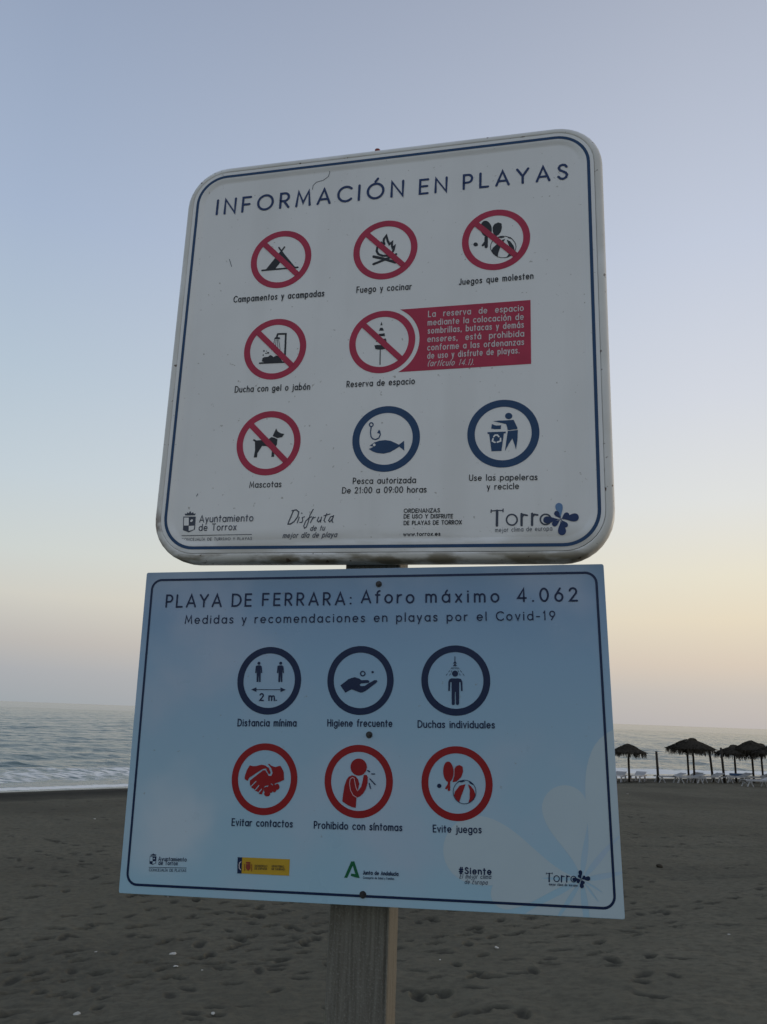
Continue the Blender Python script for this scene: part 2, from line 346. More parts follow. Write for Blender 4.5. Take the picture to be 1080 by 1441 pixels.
G = {
 'a': (.61, [bowl(), [(.61, 0), (.61, X)]]), 'b': (.62, [bowl(.32), [(.02, 0), (.02, 1)]]), 'c': (.52, [arc(.31, .33, .3, .33, 48, 312, 18)]),
 'd': (.62, [bowl(), [(.61, 0), (.61, 1)]]), 'e': (.61, [[(.02, .33), (.61, .33)]+arc(.31, .33, .3, .33, 4, 315, 20)]), 'f': (.36, [[(.14, 0), (.14, .8)]+arc(.34, .8, .2, .2, 180, 90, 6), [(0, X), (.34, X)]]),
 'g': (.61, [bowl(), [(.61, X), (.61, -.05)]+arc(.31, -.05, .3, .26, 0, -150, 12)]), 'h': (.52, [[(0, 0), (0, 1)], arc(.26, .4, .26, .26, 180, 0, 12)+[(.52, 0)]]),
 'i': (.04, [[(.02, 0), (.02, X)], [(.01, .9), (.03, .9)]]), 'ı': (.04, [[(.02, 0), (.02, X)]]), 'j': (.16, [[(.14, X), (.14, -.1)]+arc(-.02, -.1, .16, .2, 0, -100, 7), [(.13, .9), (.15, .9)]]),
 'k': (.46, [[(0, 0), (0, 1)], [(.42, X), (.02, .3)], [(.14, .4), (.46, 0)]]), 'l': (.04, [[(.02, 0), (.02, 1)]]),
 'm': (.84, [[(0, 0), (0, X)], arc(.21, .43, .21, .23, 180, 0, 10)+[(.42, 0)], arc(.63, .43, .21, .23, 180, 0, 10)+[(.84, 0)]]), 'n': (.52, [[(0, 0), (0, X)], arc(.26, .4, .26, .26, 180, 0, 12)+[(.52, 0)]]),
 'o': (.62, [bowl()]), 'p': (.62, [bowl(.32), [(.02, -.3), (.02, X)]]), 'q': (.62, [bowl(), [(.61, -.3), (.61, X)]]), 'r': (.32, [[(0, 0), (0, X)], arc(.3, .36, .3, .3, 180, 85, 8)]),
 's': (.44, [[(.41, .56), (.33, .64), (.2, .66), (.07, .6), (.04, .49), (.12, .39), (.3, .31), (.41, .21), (.40, .09), (.28, .01), (.14, 0), (.01, .1)]]), 't': (.34, [[(.16, .92), (.16, 0)], [(0, X), (.34, X)]]),
 'u': (.52, [[(0, X), (0, .26)]+arc(.26, .26, .26, .26, 180, 360, 12), [(.52, X), (.52, 0)]]), 'v': (.5, [[(0, X), (.25, 0), (.5, X)]]), 'w': (.8, [[(0, X), (.2, 0), (.4, X), (.6, 0), (.8, X)]]),
 'x': (.46, [[(0, 0), (.46, X)], [(0, X), (.46, 0)]]), 'y': (.5, [[(0, X), (.25, .02)], [(.5, X), (.14, -.32)]]), 'z': (.46, [[(0, X), (.46, X), (0, 0), (.46, 0)]]),
 'A': (.76, [[(0, 0), (.38, 1), (.76, 0)], [(.13, .3), (.63, .3)]]), 'B': (.54, [[(0, 0), (0, 1), (.28, 1)]+arc(.28, .76, .22, .24, 90, -90, 8)+[(0, .52)], [(.28, .52)]+arc(.28, .26, .26, .26, 90, -90, 8)+[(0, 0)]]),
 'C': (.8, [arc(.5, .5, .48, .5, 45, 315, 20)]), 'D': (.74, [[(0, 0), (0, 1), (.26, 1)]+arc(.26, .5, .48, .5, 90, -90, 14)+[(0, 0)]]), 'E': (.5, [[(.5, 1), (0, 1), (0, 0), (.5, 0)], [(0, .52), (.46, .52)]]),
 'F': (.5, [[(.5, 1), (0, 1), (0, 0)], [(0, .5), (.44, .5)]]), 'G': (.84, [arc(.5, .5, .48, .5, 45, 350, 20)+[(.96, .46), (.6, .46)]]), 'H': (.64, [[(0, 0), (0, 1)], [(.64, 0), (.64, 1)], [(0, .52), (.64, .52)]]),
 'I': (.04, [[(.02, 0), (.02, 1)]]), 'J': (.38, [[(.36, 1), (.36, .22)]+arc(.16, .22, .2, .22, 0, -160, 8)]), 'L': (.48, [[(0, 1), (0, 0), (.48, 0)]]), 'M': (.86, [[(0, 0), (.1, 1), (.43, .2), (.76, 1), (.86, 0)]]),
 'N': (.68, [[(0, 0), (0, 1), (.68, 0), (.68, 1)]]), 'O': (.98, [arc(.49, .5, .48, .5, 0, 360, 30)]), 'P': (.52, [[(0, 0), (0, 1), (.26, 1)]+arc(.26, .72, .26, .28, 90, -90, 10)+[(0, .44)]]),
 'Q': (.98, [arc(.49, .5, .48, .5, 0, 360, 30), [(.6, .25), (.9, -.05)]]), 'R': (.54, [[(0, 0), (0, 1), (.26, 1)]+arc(.26, .73, .26, .27, 90, -90, 10)+[(0, .46)], [(.22, .46), (.54, 0)]]),
 'S': (.56, [[(.52, .84), (.42, .97), (.27, 1), (.12, .94), (.05, .79), (.12, .63), (.3, .53), (.46, .42), (.54, .27), (.48, .09), (.32, 0), (.15, .03), (.02, .18)]]), 'T': (.6, [[(0, 1), (.6, 1)], [(.3, 1), (.3, 0)]]),
 'U': (.62, [[(0, 1), (0, .31)]+arc(.31, .31, .31, .31, 180, 360, 12)+[(.62, 1)]]), 'V': (.7, [[(0, 1), (.35, 0), (.7, 1)]]), 'X': (.64, [[(0, 0), (.64, 1)], [(0, 1), (.64, 0)]]), 'Y': (.68, [[(0, 1), (.34, .48), (.68, 1)], [(.34, .48), (.34, 0)]]), 'Z': (.6, [[(0, 1), (.6, 1), (0, 0), (.6, 0)]]),
 '0': (.62, [arc(.31, .5, .30, .5, 0, 360, 26)]), '1': (.34, [[(.06, .82), (.2, 1), (.2, 0)]]), '2': (.56, [arc(.27, .73, .26, .27, 165, -25, 12)+[(.02, 0), (.56, 0)]]), '3': (.54, [arc(.26, .76, .23, .24, 150, -90, 10), arc(.26, .27, .27, .27, 90, -150, 12)]),
 '4': (.62, [[(.46, 0), (.46, 1), (0, .26), (.62, .26)]]), '5': (.54, [[(.48, 1), (.1, 1), (.06, .58)]+arc(.26, .31, .27, .31, 120, -150, 12)]), '6': (.58, [arc(.29, .31, .28, .31, 0, 360, 20), [(.05, .45), (.4, 1)]]), '7': (.54, [[(0, 1), (.54, 1), (.14, 0)]]),
 '8': (.54, [arc(.27, .76, .22, .24, 0, 360, 16), arc(.27, .26, .27, .26, 0, 360, 16)]), '9': (.58, [arc(.29, .69, .28, .31, 0, 360, 20), [(.53, .55), (.18, 0)]]),
 '.': (.04, [[(.01, .02), (.03, .02)]]), ',': (.08, [[(.06, .06), (.01, -.12)]]), ':': (.04, [[(.01, .08), (.03, .08)], [(.01, .56), (.03, .56)]]), '-': (.34, [[(0, .38), (.34, .38)]]),
 '(': (.2, [arc(.5, .45, .48, .62, 125, 235, 8)]), ')': (.2, [arc(-.3, .45, .48, .62, 55, -55, 8)]), '#': (.66, [[(.14, 0), (.26, 1)], [(.42, 0), (.54, 1)], [(0, .33), (.62, .33)], [(.04, .68), (.66, .68)]]),
}
def acc(base, kind):
    wd, st = G[base if base != 'i' else 'ı']; hi = 1.0 if base.isupper() else X
    if kind == 'a': return (wd, st+[[(wd/2-.03, hi+.14), (wd/2+.11, hi+.34)]])
    return (wd, st+[[(wd/2-.18, hi+.18), (wd/2-.06, hi+.26), (wd/2+.06, hi+.18), (wd/2+.18, hi+.26)]])
for a, b in zip('áéíóúÁÉÍÓÚ', 'aeiouAEIOU'): G[a] = acc(b, 'a')
G['ñ'] = acc('n', 't'); G['Ñ'] = acc('N', 't')
def letter_line(name, text, z, u0, v0, u1, v1, cap, wt, material, style, parent):
    L = math.hypot(u1-u0, v1-v0)/cap - wt; n = len(text); sp = .34
    nat = sum(sp if ch == ' ' else G[ch][0] for ch in text); tr = (L-nat)/max(n-1, 1); sx_ = 1.0
    mt = .37 if name == 'title_lettering' and n > 9 else .27
    if tr < mt: sx_ = max(.62, (L-mt*(n-1))/nat); tr = (L-nat*sx_)/(n-1)
    ang = math.atan2(v1-v0, u1-u0); ca, sa = math.cos(ang), math.sin(ang)
    P = Print(z); x = wt/2; rr = random.Random(text)
    for ch in text:
        if ch == ' ':
            x += sp*sx_+tr
            if name == 'title_lettering': P.obj(name, material, parent); P = Print(z)
            continue
        wd, st = G[ch]
        for s in st:
            pts = []
            for a, b in s:
                aa = x+a*sx_+(.28*b if 'i' in style else 0)
                pts.append((u0+cap*(aa*ca-b*sa), v0+cap*(aa*sa+b*ca)))
            P.stroke(pts, wt*cap)
        x += wd*sx_+tr
    return P.obj(name, material, parent)
def rrect(h, w, r, n=10):
    out = []
    for cx_, cy_, a in ((w-r, h-r, 0), (-(w-r), h-r, 90), (-(w-r), -(h-r), 180), (w-r, -(h-r), 270)): out += arc(cx_, cy_, r, r, a, a+90, n)
    return out
def ring_loops(loops, cap0=False, cap1=False):
    n = len(loops[0]); V = [p for l_ in loops for p in l_]; F = []
    for i in range(len(loops)-1):
        for j in range(n):
            k = (j+1) % n; F.append((i*n+j, i*n+k, (i+1)*n+k, (i+1)*n+j))
    if cap0: F.append(tuple(range(n))[::-1])
    if cap1: F.append(tuple(range((len(loops)-1)*n, len(loops)*n)))
    return V, F
TEXTS = [
    ('title_lettering', 'INFORMACIÓN', 'U', -0.4402, 0.3845, 0.0542, 0.3808, 0.0408, 0.15, 'navy', '', 0.42),
    ('title_lettering', 'EN', 'U', 0.0906, 0.3804, 0.1608, 0.3794, 0.0382, 0.15, 'navy', '', 0.42),
    ('title_lettering', 'PLAYAS', 'U', 0.1973, 0.3807, 0.4446, 0.3792, 0.0377, 0.15, 'navy', '', 0.42),
    ('caption_lettering', 'Campamentos y acampadas', 'U', -0.3692, 0.1298, -0.1338, 0.1266, 0.0157, 0.155, 'ink', '', 0.3),
    ('caption_lettering', 'Fuego y cocinar', 'U', -0.0544, 0.1286, 0.0802, 0.126, 0.0151, 0.155, 'ink', '', 0.3),
    ('caption_lettering', 'Juegos que molesten', 'U', 0.1917, 0.1275, 0.3617, 0.1281, 0.0146, 0.155, 'ink', '', 0.3),
    ('caption_lettering', 'Ducha con gel o jabón', 'U', -0.3453, -0.1098, -0.1553, -0.1129, 0.0147, 0.155, 'ink', '', 0.3),
    ('caption_lettering', 'Reserva de espacio', 'U', -0.0674, -0.1122, 0.094, -0.1131, 0.0142, 0.155, 'ink', '', 0.3),
    ('caption_lettering', 'Mascotas', 'U', -0.2887, -0.3483, -0.2101, -0.3483, 0.0137, 0.15, 'ink', '', 0.3),
    ('caption_lettering', 'Pesca autorizada', 'U', -0.0418, -0.3458, 0.1023, -0.3472, 0.0133, 0.15, 'ink', '', 0.3),
    ('caption_lettering', 'De 21:00 a 09:00 horas', 'U', -0.0658, -0.3671, 0.1267, -0.3693, 0.0132, 0.15, 'ink', '', 0.3),
    ('caption_lettering', 'Use las papeleras', 'U', 0.2191, -0.3455, 0.3653, -0.3478, 0.0128, 0.15, 'ink', '', 0.3),
    ('caption_lettering', 'y recicle', 'U', 0.2575, -0.3665, 0.3261, -0.3664, 0.0127, 0.15, 'ink', '', 0.3),
    ('banner_lettering', 'La  reserva  de  espacio', 'U', 0.1205, 0.0514, 0.3393, 0.0496, 0.0145, 0.15, 'white', '', 0.3),
    ('banner_lettering', 'mediante la colocación de', 'U', 0.12, 0.0301, 0.3391, 0.0279, 0.0144, 0.15, 'white', '', 0.3),
    ('banner_lettering', 'sombrillas, butacas y demás', 'U', 0.1204, 0.0095, 0.3394, 0.0082, 0.0143, 0.15, 'white', '', 0.3),
    ('banner_lettering', 'enseres,  está  prohibida', 'U', 0.1199, -0.0116, 0.3397, -0.0134, 0.0142, 0.15, 'white', '', 0.3),
    ('banner_lettering', 'conforme a las ordenanzas', 'U', 0.1204, -0.0325, 0.3395, -0.0338, 0.0141, 0.15, 'white', '', 0.3),
    ('banner_lettering', 'de uso y disfrute de playas.', 'U', 0.1208, -0.0529, 0.3292, -0.0534, 0.0141, 0.15, 'white', '', 0.3),
    ('banner_lettering', '(artículo 14.1).', 'U', 0.1212, -0.0715, 0.2275, -0.0747, 0.014, 0.12, 'white', 'i', 0.3),
    ('logo_lettering', 'Ayuntamiento', 'U', -0.406, -0.4286, -0.2724, -0.4276, 0.0157, 0.13, 'slate', '', 0.3),
    ('logo_lettering', 'de Torrox', 'U', -0.4057, -0.4487, -0.3119, -0.4479, 0.0152, 0.13, 'slate', '', 0.3),
    ('logo_lettering', 'CONCEJALÍA DE TURISMO Y PLAYAS', 'U', -0.4468, -0.4723, -0.2721, -0.4715, 0.0061, 0.14, 'slate', '', 0.3),
    ('slogan_lettering', 'de tu', 'U', -0.1363, -0.4522, -0.102, -0.4516, 0.0114, 0.14, 'slate', 'i', 0.2),
    ('slogan_lettering', 'mejor día de playa', 'U', -0.1997, -0.4678, -0.0731, -0.4672, 0.0115, 0.14, 'slate', 'i', 0.2),
    ('address_lettering', 'ORDENANZAS', 'U', 0.0765, -0.4145, 0.1569, -0.4149, 0.0083, 0.2, 'ink', '', 0.25),
    ('address_lettering', 'DE USO Y DISFRUTE', 'U', 0.0768, -0.4271, 0.1856, -0.4283, 0.0083, 0.2, 'ink', '', 0.25),
    ('address_lettering', 'DE PLAYAS DE TORROX', 'U', 0.0772, -0.4418, 0.2047, -0.442, 0.0083, 0.2, 'ink', '', 0.25),
    ('address_lettering', 'www.torrox.es', 'U', 0.0769, -0.4667, 0.1589, -0.4665, 0.0079, 0.2, 'ink', '', 0.2),
    ('logo_lettering', 'mejor clima de europa', 'U', 0.2756, -0.4605, 0.3939, -0.4584, 0.0092, 0.1, 'slate', '', 0.3),
    ('title_lettering', 'PLAYA', 'D', -0.4485, 0.2538, -0.3168, 0.2539, 0.026, 0.15, 'navy', '', 0.3),
    ('title_lettering', 'DE', 'D', -0.2946, 0.2542, -0.2482, 0.2542, 0.0256, 0.15, 'navy', '', 0.3),
    ('title_lettering', 'FERRARA:', 'D', -0.2253, 0.255, -0.0256, 0.2547, 0.0254, 0.15, 'navy', '', 0.3),
    ('title_lettering', 'Aforo', 'D', -0.0059, 0.2584, 0.1096, 0.257, 0.0249, 0.15, 'navy', '', 0.3),
    ('title_lettering', 'máximo', 'D', 0.1324, 0.2578, 0.287, 0.257, 0.0245, 0.15, 'navy', '', 0.3),
    ('title_lettering', '4.062', 'D', 0.3228, 0.2571, 0.4454, 0.2572, 0.0259, 0.15, 'navy', '', 0.3),
    ('subtitle_lettering', 'Medidas y recomendaciones en playas por el Covid-19', 'D', -0.4, 0.2168, 0.3989, 0.2189, 0.0173, 0.14, 'navy', '', 0.35),
    ('caption_lettering', 'Distancia mínima', 'D', -0.2655, 0.0013, -0.1369, 0.0027, 0.0135, 0.17, 'navy', '', 0.3),
    ('caption_lettering', 'Higiene frecuente', 'D', -0.0716, 0.0036, 0.0645, 0.0045, 0.0132, 0.17, 'navy', '', 0.3),
    ('caption_lettering', 'Duchas individuales', 'D', 0.1161, 0.0038, 0.2715, 0.0045, 0.0129, 0.17, 'navy', '', 0.3),
    ('caption_lettering', 'Evitar contactos', 'D', -0.2663, -0.1947, -0.1368, -0.1936, 0.0129, 0.17, 'navy', '', 0.3),
    ('caption_lettering', 'Prohibido con síntomas', 'D', -0.0935, -0.1943, 0.0863, -0.193, 0.0127, 0.17, 'navy', '', 0.3),
    ('caption_lettering', 'Evite juegos', 'D', 0.1461, -0.1931, 0.2415, -0.1917, 0.0124, 0.17, 'navy', '', 0.3),
    ('distance_lettering', '2 m.', 'D', -0.2207, 0.0538, -0.1818, 0.0542, 0.0139, 0.2, 'navy', '', 0.25),
    ('logo_lettering', 'Ayuntamiento', 'D', -0.4188, -0.2672, -0.3572, -0.2661, 0.0074, 0.16, 'navy', '', 0.3),
    ('logo_lettering', 'de Torrox', 'D', -0.4181, -0.2748, -0.376, -0.274, 0.0074, 0.16, 'navy', '', 0.3),
    ('logo_lettering', 'CONCEJALÍA DE PLAYAS', 'D', -0.4376, -0.2877, -0.3567, -0.2857, 0.0048, 0.15, 'navy', '', 0.3),
    ('badge_lettering', 'GOBIERNO', 'D', -0.2126, -0.2701, -0.1859, -0.2699, 0.0034, 0.18, 'ink', '', 0.25),
    ('badge_lettering', 'DE ESPAÑA', 'D', -0.2123, -0.275, -0.1862, -0.2748, 0.0034, 0.18, 'ink', '', 0.25),
    ('badge_lettering', 'MINISTERIO', 'D', -0.1771, -0.2692, -0.1511, -0.2694, 0.0034, 0.18, 'ink', '', 0.25),
    ('badge_lettering', 'DE SANIDAD', 'D', -0.1768, -0.2744, -0.1499, -0.2742, 0.0034, 0.18, 'ink', '', 0.25),
    ('logo_lettering', 'Junta de Andalucía', 'D', 0.0084, -0.2752, 0.0789, -0.2747, 0.0064, 0.22, 'navy', '', 0.25),
    ('logo_lettering', 'Consejería de Salud y Familias', 'D', 0.0086, -0.283, 0.0705, -0.2823, 0.0038, 0.16, 'navy', '', 0.25),
    ('slogan_lettering', '#Siente', 'D', 0.1958, -0.266, 0.2586, -0.2653, 0.0107, 0.22, 'navy', '', 0.2),
    ('slogan_lettering', 'El mejor clima', 'D', 0.1973, -0.2745, 0.2569, -0.273, 0.0076, 0.11, 'navy', 'i', 0.2),
    ('slogan_lettering', 'de Europa', 'D', 0.2064, -0.2837, 0.25, -0.2832, 0.0075, 0.11, 'navy', 'i', 0.2),
    ('logo_lettering', 'mejor clima de europa', 'D', 0.3655, -0.2796, 0.4175, -0.2792, 0.004, 0.16, 'navy', '', 0.3),
]
SHAPES = {
    'camp': ('U',[('P',[(-0.2906,0.2114),(-0.2575,0.2554),(-0.2487,0.2574),(-0.2135,0.2127),(-0.2278,0.2117),(-0.2534,0.2283),(-0.2656,0.2113)],'k'),('S',[(-0.2996,0.211),(-0.2061,0.2108)],0.0043,'k'),('S',[(-0.2597,0.2709),(-0.2473,0.253)],0.0038,'k'),('S',[(-0.2447,0.2705),(-0.2573,0.2523)],0.0038,'k')]),
    'fire': ('U',[('S',[(0.0103,0.2524),(0.0079,0.2594),(0.0084,0.2663),(0.014,0.2745),(0.018,0.2603),(0.0225,0.2505),(0.0289,0.2557),(0.0288,0.2456),(0.0306,0.2399),(0.0358,0.2448),(0.0336,0.2354),(0.0298,0.226),(0.0203,0.2202),(0.0078,0.2209),(-0.0039,0.2265),(-0.0084,0.2357),(-0.0073,0.245),(-0.0022,0.2527),(0.0021,0.2571),(0.0064,0.2518)],0.0054,'k'),('S',[(-0.0153,0.2212),(0.0117,0.212),(0.0386,0.2005)],0.0068,'k'),('S',[(-0.0149,0.201),(0.0083,0.2088),(0.024,0.215),(0.0397,0.222)],0.006,'k')]),
    'game': ('U',[('P',[(0.2668,0.2686),(0.2672,0.2638),(0.267,0.2592),(0.2661,0.255),(0.2646,0.2514),(0.2625,0.2487),(0.26,0.2468),(0.2572,0.246),(0.2543,0.2463),(0.2513,0.2476),(0.2484,0.2499),(0.2459,0.2531),(0.2437,0.2571),(0.242,0.2615),(0.2409,0.2662),(0.2405,0.2711),(0.2407,0.2757),(0.2416,0.2799),(0.2432,0.2835),(0.2452,0.2863),(0.2477,0.2882),(0.2505,0.289),(0.2535,0.2887),(0.2565,0.2873),(0.2593,0.285),(0.2619,0.2817),(0.2641,0.2778),(0.2658,0.2733)],'k'),('S',[(0.254,0.2445),(0.2541,0.2203)],0.0079,'k'),('S',[(0.254,0.235),(0.2465,0.2248)],0.0057,'k'),('P',[(0.269,0.2696),(0.2732,0.2777),(0.2816,0.2812),(0.2892,0.2779),(0.2908,0.2672),(0.2883,0.2561),(0.2833,0.249),(0.2783,0.2457),(0.2716,0.2503),(0.2694,0.26)],'k'),('P',[(0.2349,0.2281),(0.2347,0.227),(0.2344,0.226),(0.2337,0.225),(0.2329,0.2243),(0.2319,0.2238),(0.2308,0.2236),(0.2297,0.2235),(0.2285,0.2238),(0.2274,0.2243),(0.2264,0.225),(0.2256,0.2259),(0.2249,0.2269),(0.2245,0.2281),(0.2244,0.2292),(0.2245,0.2303),(0.2249,0.2314),(0.2255,0.2323),(0.2263,0.233),(0.2273,0.2335),(0.2284,0.2338),(0.2296,0.2338),(0.2308,0.2335),(0.2319,0.2331),(0.2329,0.2323),(0.2337,0.2314),(0.2343,0.2304),(0.2347,0.2293)],'k'),('S',[(0.3227,0.2126),(0.3219,0.2065),(0.3197,0.2008),(0.3163,0.1958),(0.3117,0.1919),(0.3062,0.1891),(0.3,0.1876),(0.2935,0.1876),(0.2871,0.1889),(0.2809,0.1916),(0.2754,0.1955),(0.2707,0.2004),(0.2672,0.2061),(0.265,0.2123),(0.2643,0.2187),(0.265,0.2249),(0.2672,0.2306),(0.2707,0.2357),(0.2753,0.2397),(0.2809,0.2425),(0.2871,0.2439),(0.2936,0.2439),(0.3001,0.2425),(0.3063,0.2398),(0.3118,0.2358),(0.3164,0.2308),(0.3199,0.2251),(0.322,0.219),(0.3227,0.2126)],0.0015,'k'),('P',[(0.2899,0.2275),(0.28,0.2248),(0.27,0.2164),(0.2666,0.2092),(0.27,0.1995),(0.2808,0.1899),(0.282,0.2001),(0.2849,0.2092)],'k'),('P',[(0.3013,0.2339),(0.3099,0.2282),(0.3173,0.2162),(0.32,0.2038),(0.3131,0.2026),(0.3073,0.2163)],'k'),('P',[(0.3064,0.1958),(0.3122,0.1952),(0.3039,0.1871),(0.3001,0.1871)],'k'),('P',[(0.2813,0.2416),(0.2866,0.2433),(0.295,0.2426),(0.2966,0.2404),(0.2883,0.239)],'k'),('P',[(0.3024,0.2413),(0.3099,0.239),(0.3152,0.2343),(0.3066,0.2367)],'k'),('P',[(0.29,0.2337),(0.2983,0.2361),(0.2941,0.2289)],'k')]),
    'shower': ('U',[('S',[(-0.2238,-0.0214),(-0.2253,0.0342),(-0.2457,0.0353),(-0.2478,0.0275)],0.0045,'k'),('P',[(-0.2549,0.0226),(-0.2517,0.0272),(-0.2411,0.0265),(-0.2386,0.0214)],'k'),('S',[(-0.253,0.021),(-0.2547,0.0085)],0.0012,'k'),('S',[(-0.2495,0.0207),(-0.249,0.0018)],0.0012,'k'),('S',[(-0.2459,0.0205),(-0.2432,-0.0013)],0.0012,'k'),('S',[(-0.2424,0.0202),(-0.2371,-0.0062)],0.0011,'k'),('P',[(-0.2816,-0.0332),(-0.2804,-0.0258),(-0.277,-0.0235),(-0.2718,-0.0231),(-0.2665,-0.0231),(-0.2615,-0.0189),(-0.257,-0.0205),(-0.2524,-0.0247),(-0.2465,-0.0212),(-0.2385,-0.0235),(-0.2288,-0.038),(-0.2287,-0.0389),(-0.276,-0.0364)],'k'),('S',[(-0.2868,-0.0382),(-0.22,-0.0397)],0.0038,'k'),('P',[(-0.2763,-0.0072),(-0.2763,-0.0076),(-0.2764,-0.0081),(-0.2766,-0.0085),(-0.2769,-0.0088),(-0.2773,-0.009),(-0.2777,-0.0092),(-0.2781,-0.0092),(-0.2785,-0.0091),(-0.2789,-0.0089),(-0.2793,-0.0086),(-0.2797,-0.0083),(-0.2799,-0.0078),(-0.2801,-0.0074),(-0.2802,-0.0069),(-0.2802,-0.0064),(-0.2801,-0.006),(-0.2799,-0.0056),(-0.2796,-0.0052),(-0.2792,-0.005),(-0.2788,-0.0049),(-0.2784,-0.0049),(-0.278,-0.0049),(-0.2775,-0.0051),(-0.2772,-0.0054),(-0.2768,-0.0058),(-0.2766,-0.0062),(-0.2764,-0.0067)],'k'),('P',[(-0.2707,-0.0138),(-0.2707,-0.0141),(-0.2708,-0.0144),(-0.271,-0.0147),(-0.2713,-0.0149),(-0.2716,-0.0151),(-0.272,-0.0151),(-0.2724,-0.0152),(-0.2728,-0.0151),(-0.2731,-0.015),(-0.2735,-0.0148),(-0.2738,-0.0145),(-0.274,-0.0142),(-0.2742,-0.0139),(-0.2742,-0.0136),(-0.2742,-0.0133),(-0.2741,-0.013),(-0.2739,-0.0127),(-0.2736,-0.0125),(-0.2733,-0.0124),(-0.273,-0.0123),(-0.2726,-0.0123),(-0.2722,-0.0123),(-0.2718,-0.0125),(-0.2714,-0.0127),(-0.2711,-0.0129),(-0.2709,-0.0132),(-0.2708,-0.0135)],'k'),('P',[(-0.2646,-0.0128),(-0.2646,-0.0133),(-0.2648,-0.0137),(-0.2651,-0.0141),(-0.2655,-0.0144),(-0.266,-0.0147),(-0.2665,-0.0148),(-0.2671,-0.0148),(-0.2677,-0.0147),(-0.2683,-0.0145),(-0.2688,-0.0142),(-0.2692,-0.0138),(-0.2696,-0.0134),(-0.2698,-0.0129),(-0.2699,-0.0124),(-0.2699,-0.012),(-0.2697,-0.0115),(-0.2694,-0.0111),(-0.269,-0.0108),(-0.2686,-0.0106),(-0.268,-0.0105),(-0.2674,-0.0105),(-0.2668,-0.0106),(-0.2663,-0.0107),(-0.2657,-0.011),(-0.2653,-0.0114),(-0.2649,-0.0118),(-0.2647,-0.0123)],'k'),('P',[(-0.2776,-0.0179),(-0.2776,-0.0182),(-0.2777,-0.0186),(-0.2779,-0.0188),(-0.2781,-0.0191),(-0.2784,-0.0193),(-0.2787,-0.0194),(-0.2791,-0.0194),(-0.2794,-0.0193),(-0.2798,-0.0192),(-0.2801,-0.019),(-0.2804,-0.0187),(-0.2806,-0.0184),(-0.2807,-0.018),(-0.2808,-0.0176),(-0.2808,-0.0173),(-0.2807,-0.017),(-0.2805,-0.0167),(-0.2803,-0.0164),(-0.28,-0.0162),(-0.2797,-0.0161),(-0.2793,-0.0161),(-0.279,-0.0162),(-0.2786,-0.0163),(-0.2783,-0.0165),(-0.278,-0.0168),(-0.2778,-0.0171),(-0.2777,-0.0175)],'k'),('P',[(-0.2704,-0.0081),(-0.2704,-0.0083),(-0.2705,-0.0086),(-0.2706,-0.0088),(-0.2708,-0.0089),(-0.2709,-0.009),(-0.2712,-0.0091),(-0.2714,-0.0091),(-0.2716,-0.0091),(-0.2719,-0.009),(-0.2721,-0.0088),(-0.2723,-0.0086),(-0.2724,-0.0084),(-0.2725,-0.0082),(-0.2725,-0.008),(-0.2725,-0.0077),(-0.2725,-0.0075),(-0.2724,-0.0073),(-0.2722,-0.0071),(-0.272,-0.007),(-0.2718,-0.0069),(-0.2716,-0.0069),(-0.2713,-0.007),(-0.2711,-0.0071),(-0.2709,-0.0072),(-0.2707,-0.0074),(-0.2706,-0.0076),(-0.2705,-0.0079)],'k')]),
    'umb': ('U',[('P',[(0.0103,0.048),(0.0131,0.0385),(0.0079,0.0389)],'k'),('P',[(0.0078,0.0325),(0.0138,0.032),(0.0167,0.0248),(0.0051,0.0253)],'k'),('P',[(0.0045,0.017),(0.0187,0.0178),(0.0201,0.0107),(0.0068,0.0113)],'k'),('P',[(0.0022,0.0043),(0.0226,0.0038),(0.0241,-0.0035),(-0.0014,-0.0024)],'k'),('P',[(-0.0045,-0.0113),(0.0024,-0.0107),(0.0137,-0.0122),(0.0226,-0.022),(0.0098,-0.0233),(-0.0015,-0.021)],'k'),('S',[(0.0098,-0.0225),(0.0106,-0.061)],0.0022,'k')]),
    'dog': ('U',[('P',[(-0.233,-0.2061),(-0.2287,-0.214),(-0.2211,-0.2185),(-0.212,-0.221),(-0.2171,-0.2284),(-0.2288,-0.2301),(-0.2403,-0.2245),(-0.2359,-0.2137)],'k'),('P',[(-0.2435,-0.227),(-0.2357,-0.229),(-0.2281,-0.233),(-0.2282,-0.2453),(-0.2315,-0.2519),(-0.2338,-0.2619),(-0.2332,-0.2754),(-0.2399,-0.276),(-0.2396,-0.2617),(-0.245,-0.2531),(-0.2555,-0.2485),(-0.265,-0.2481),(-0.2702,-0.2572),(-0.2751,-0.2655),(-0.2753,-0.2756),(-0.2833,-0.2756),(-0.2814,-0.2568),(-0.2835,-0.2367),(-0.2889,-0.2336),(-0.2869,-0.2303),(-0.2797,-0.234),(-0.2686,-0.2336),(-0.2565,-0.2358),(-0.2483,-0.231)],'k')]),
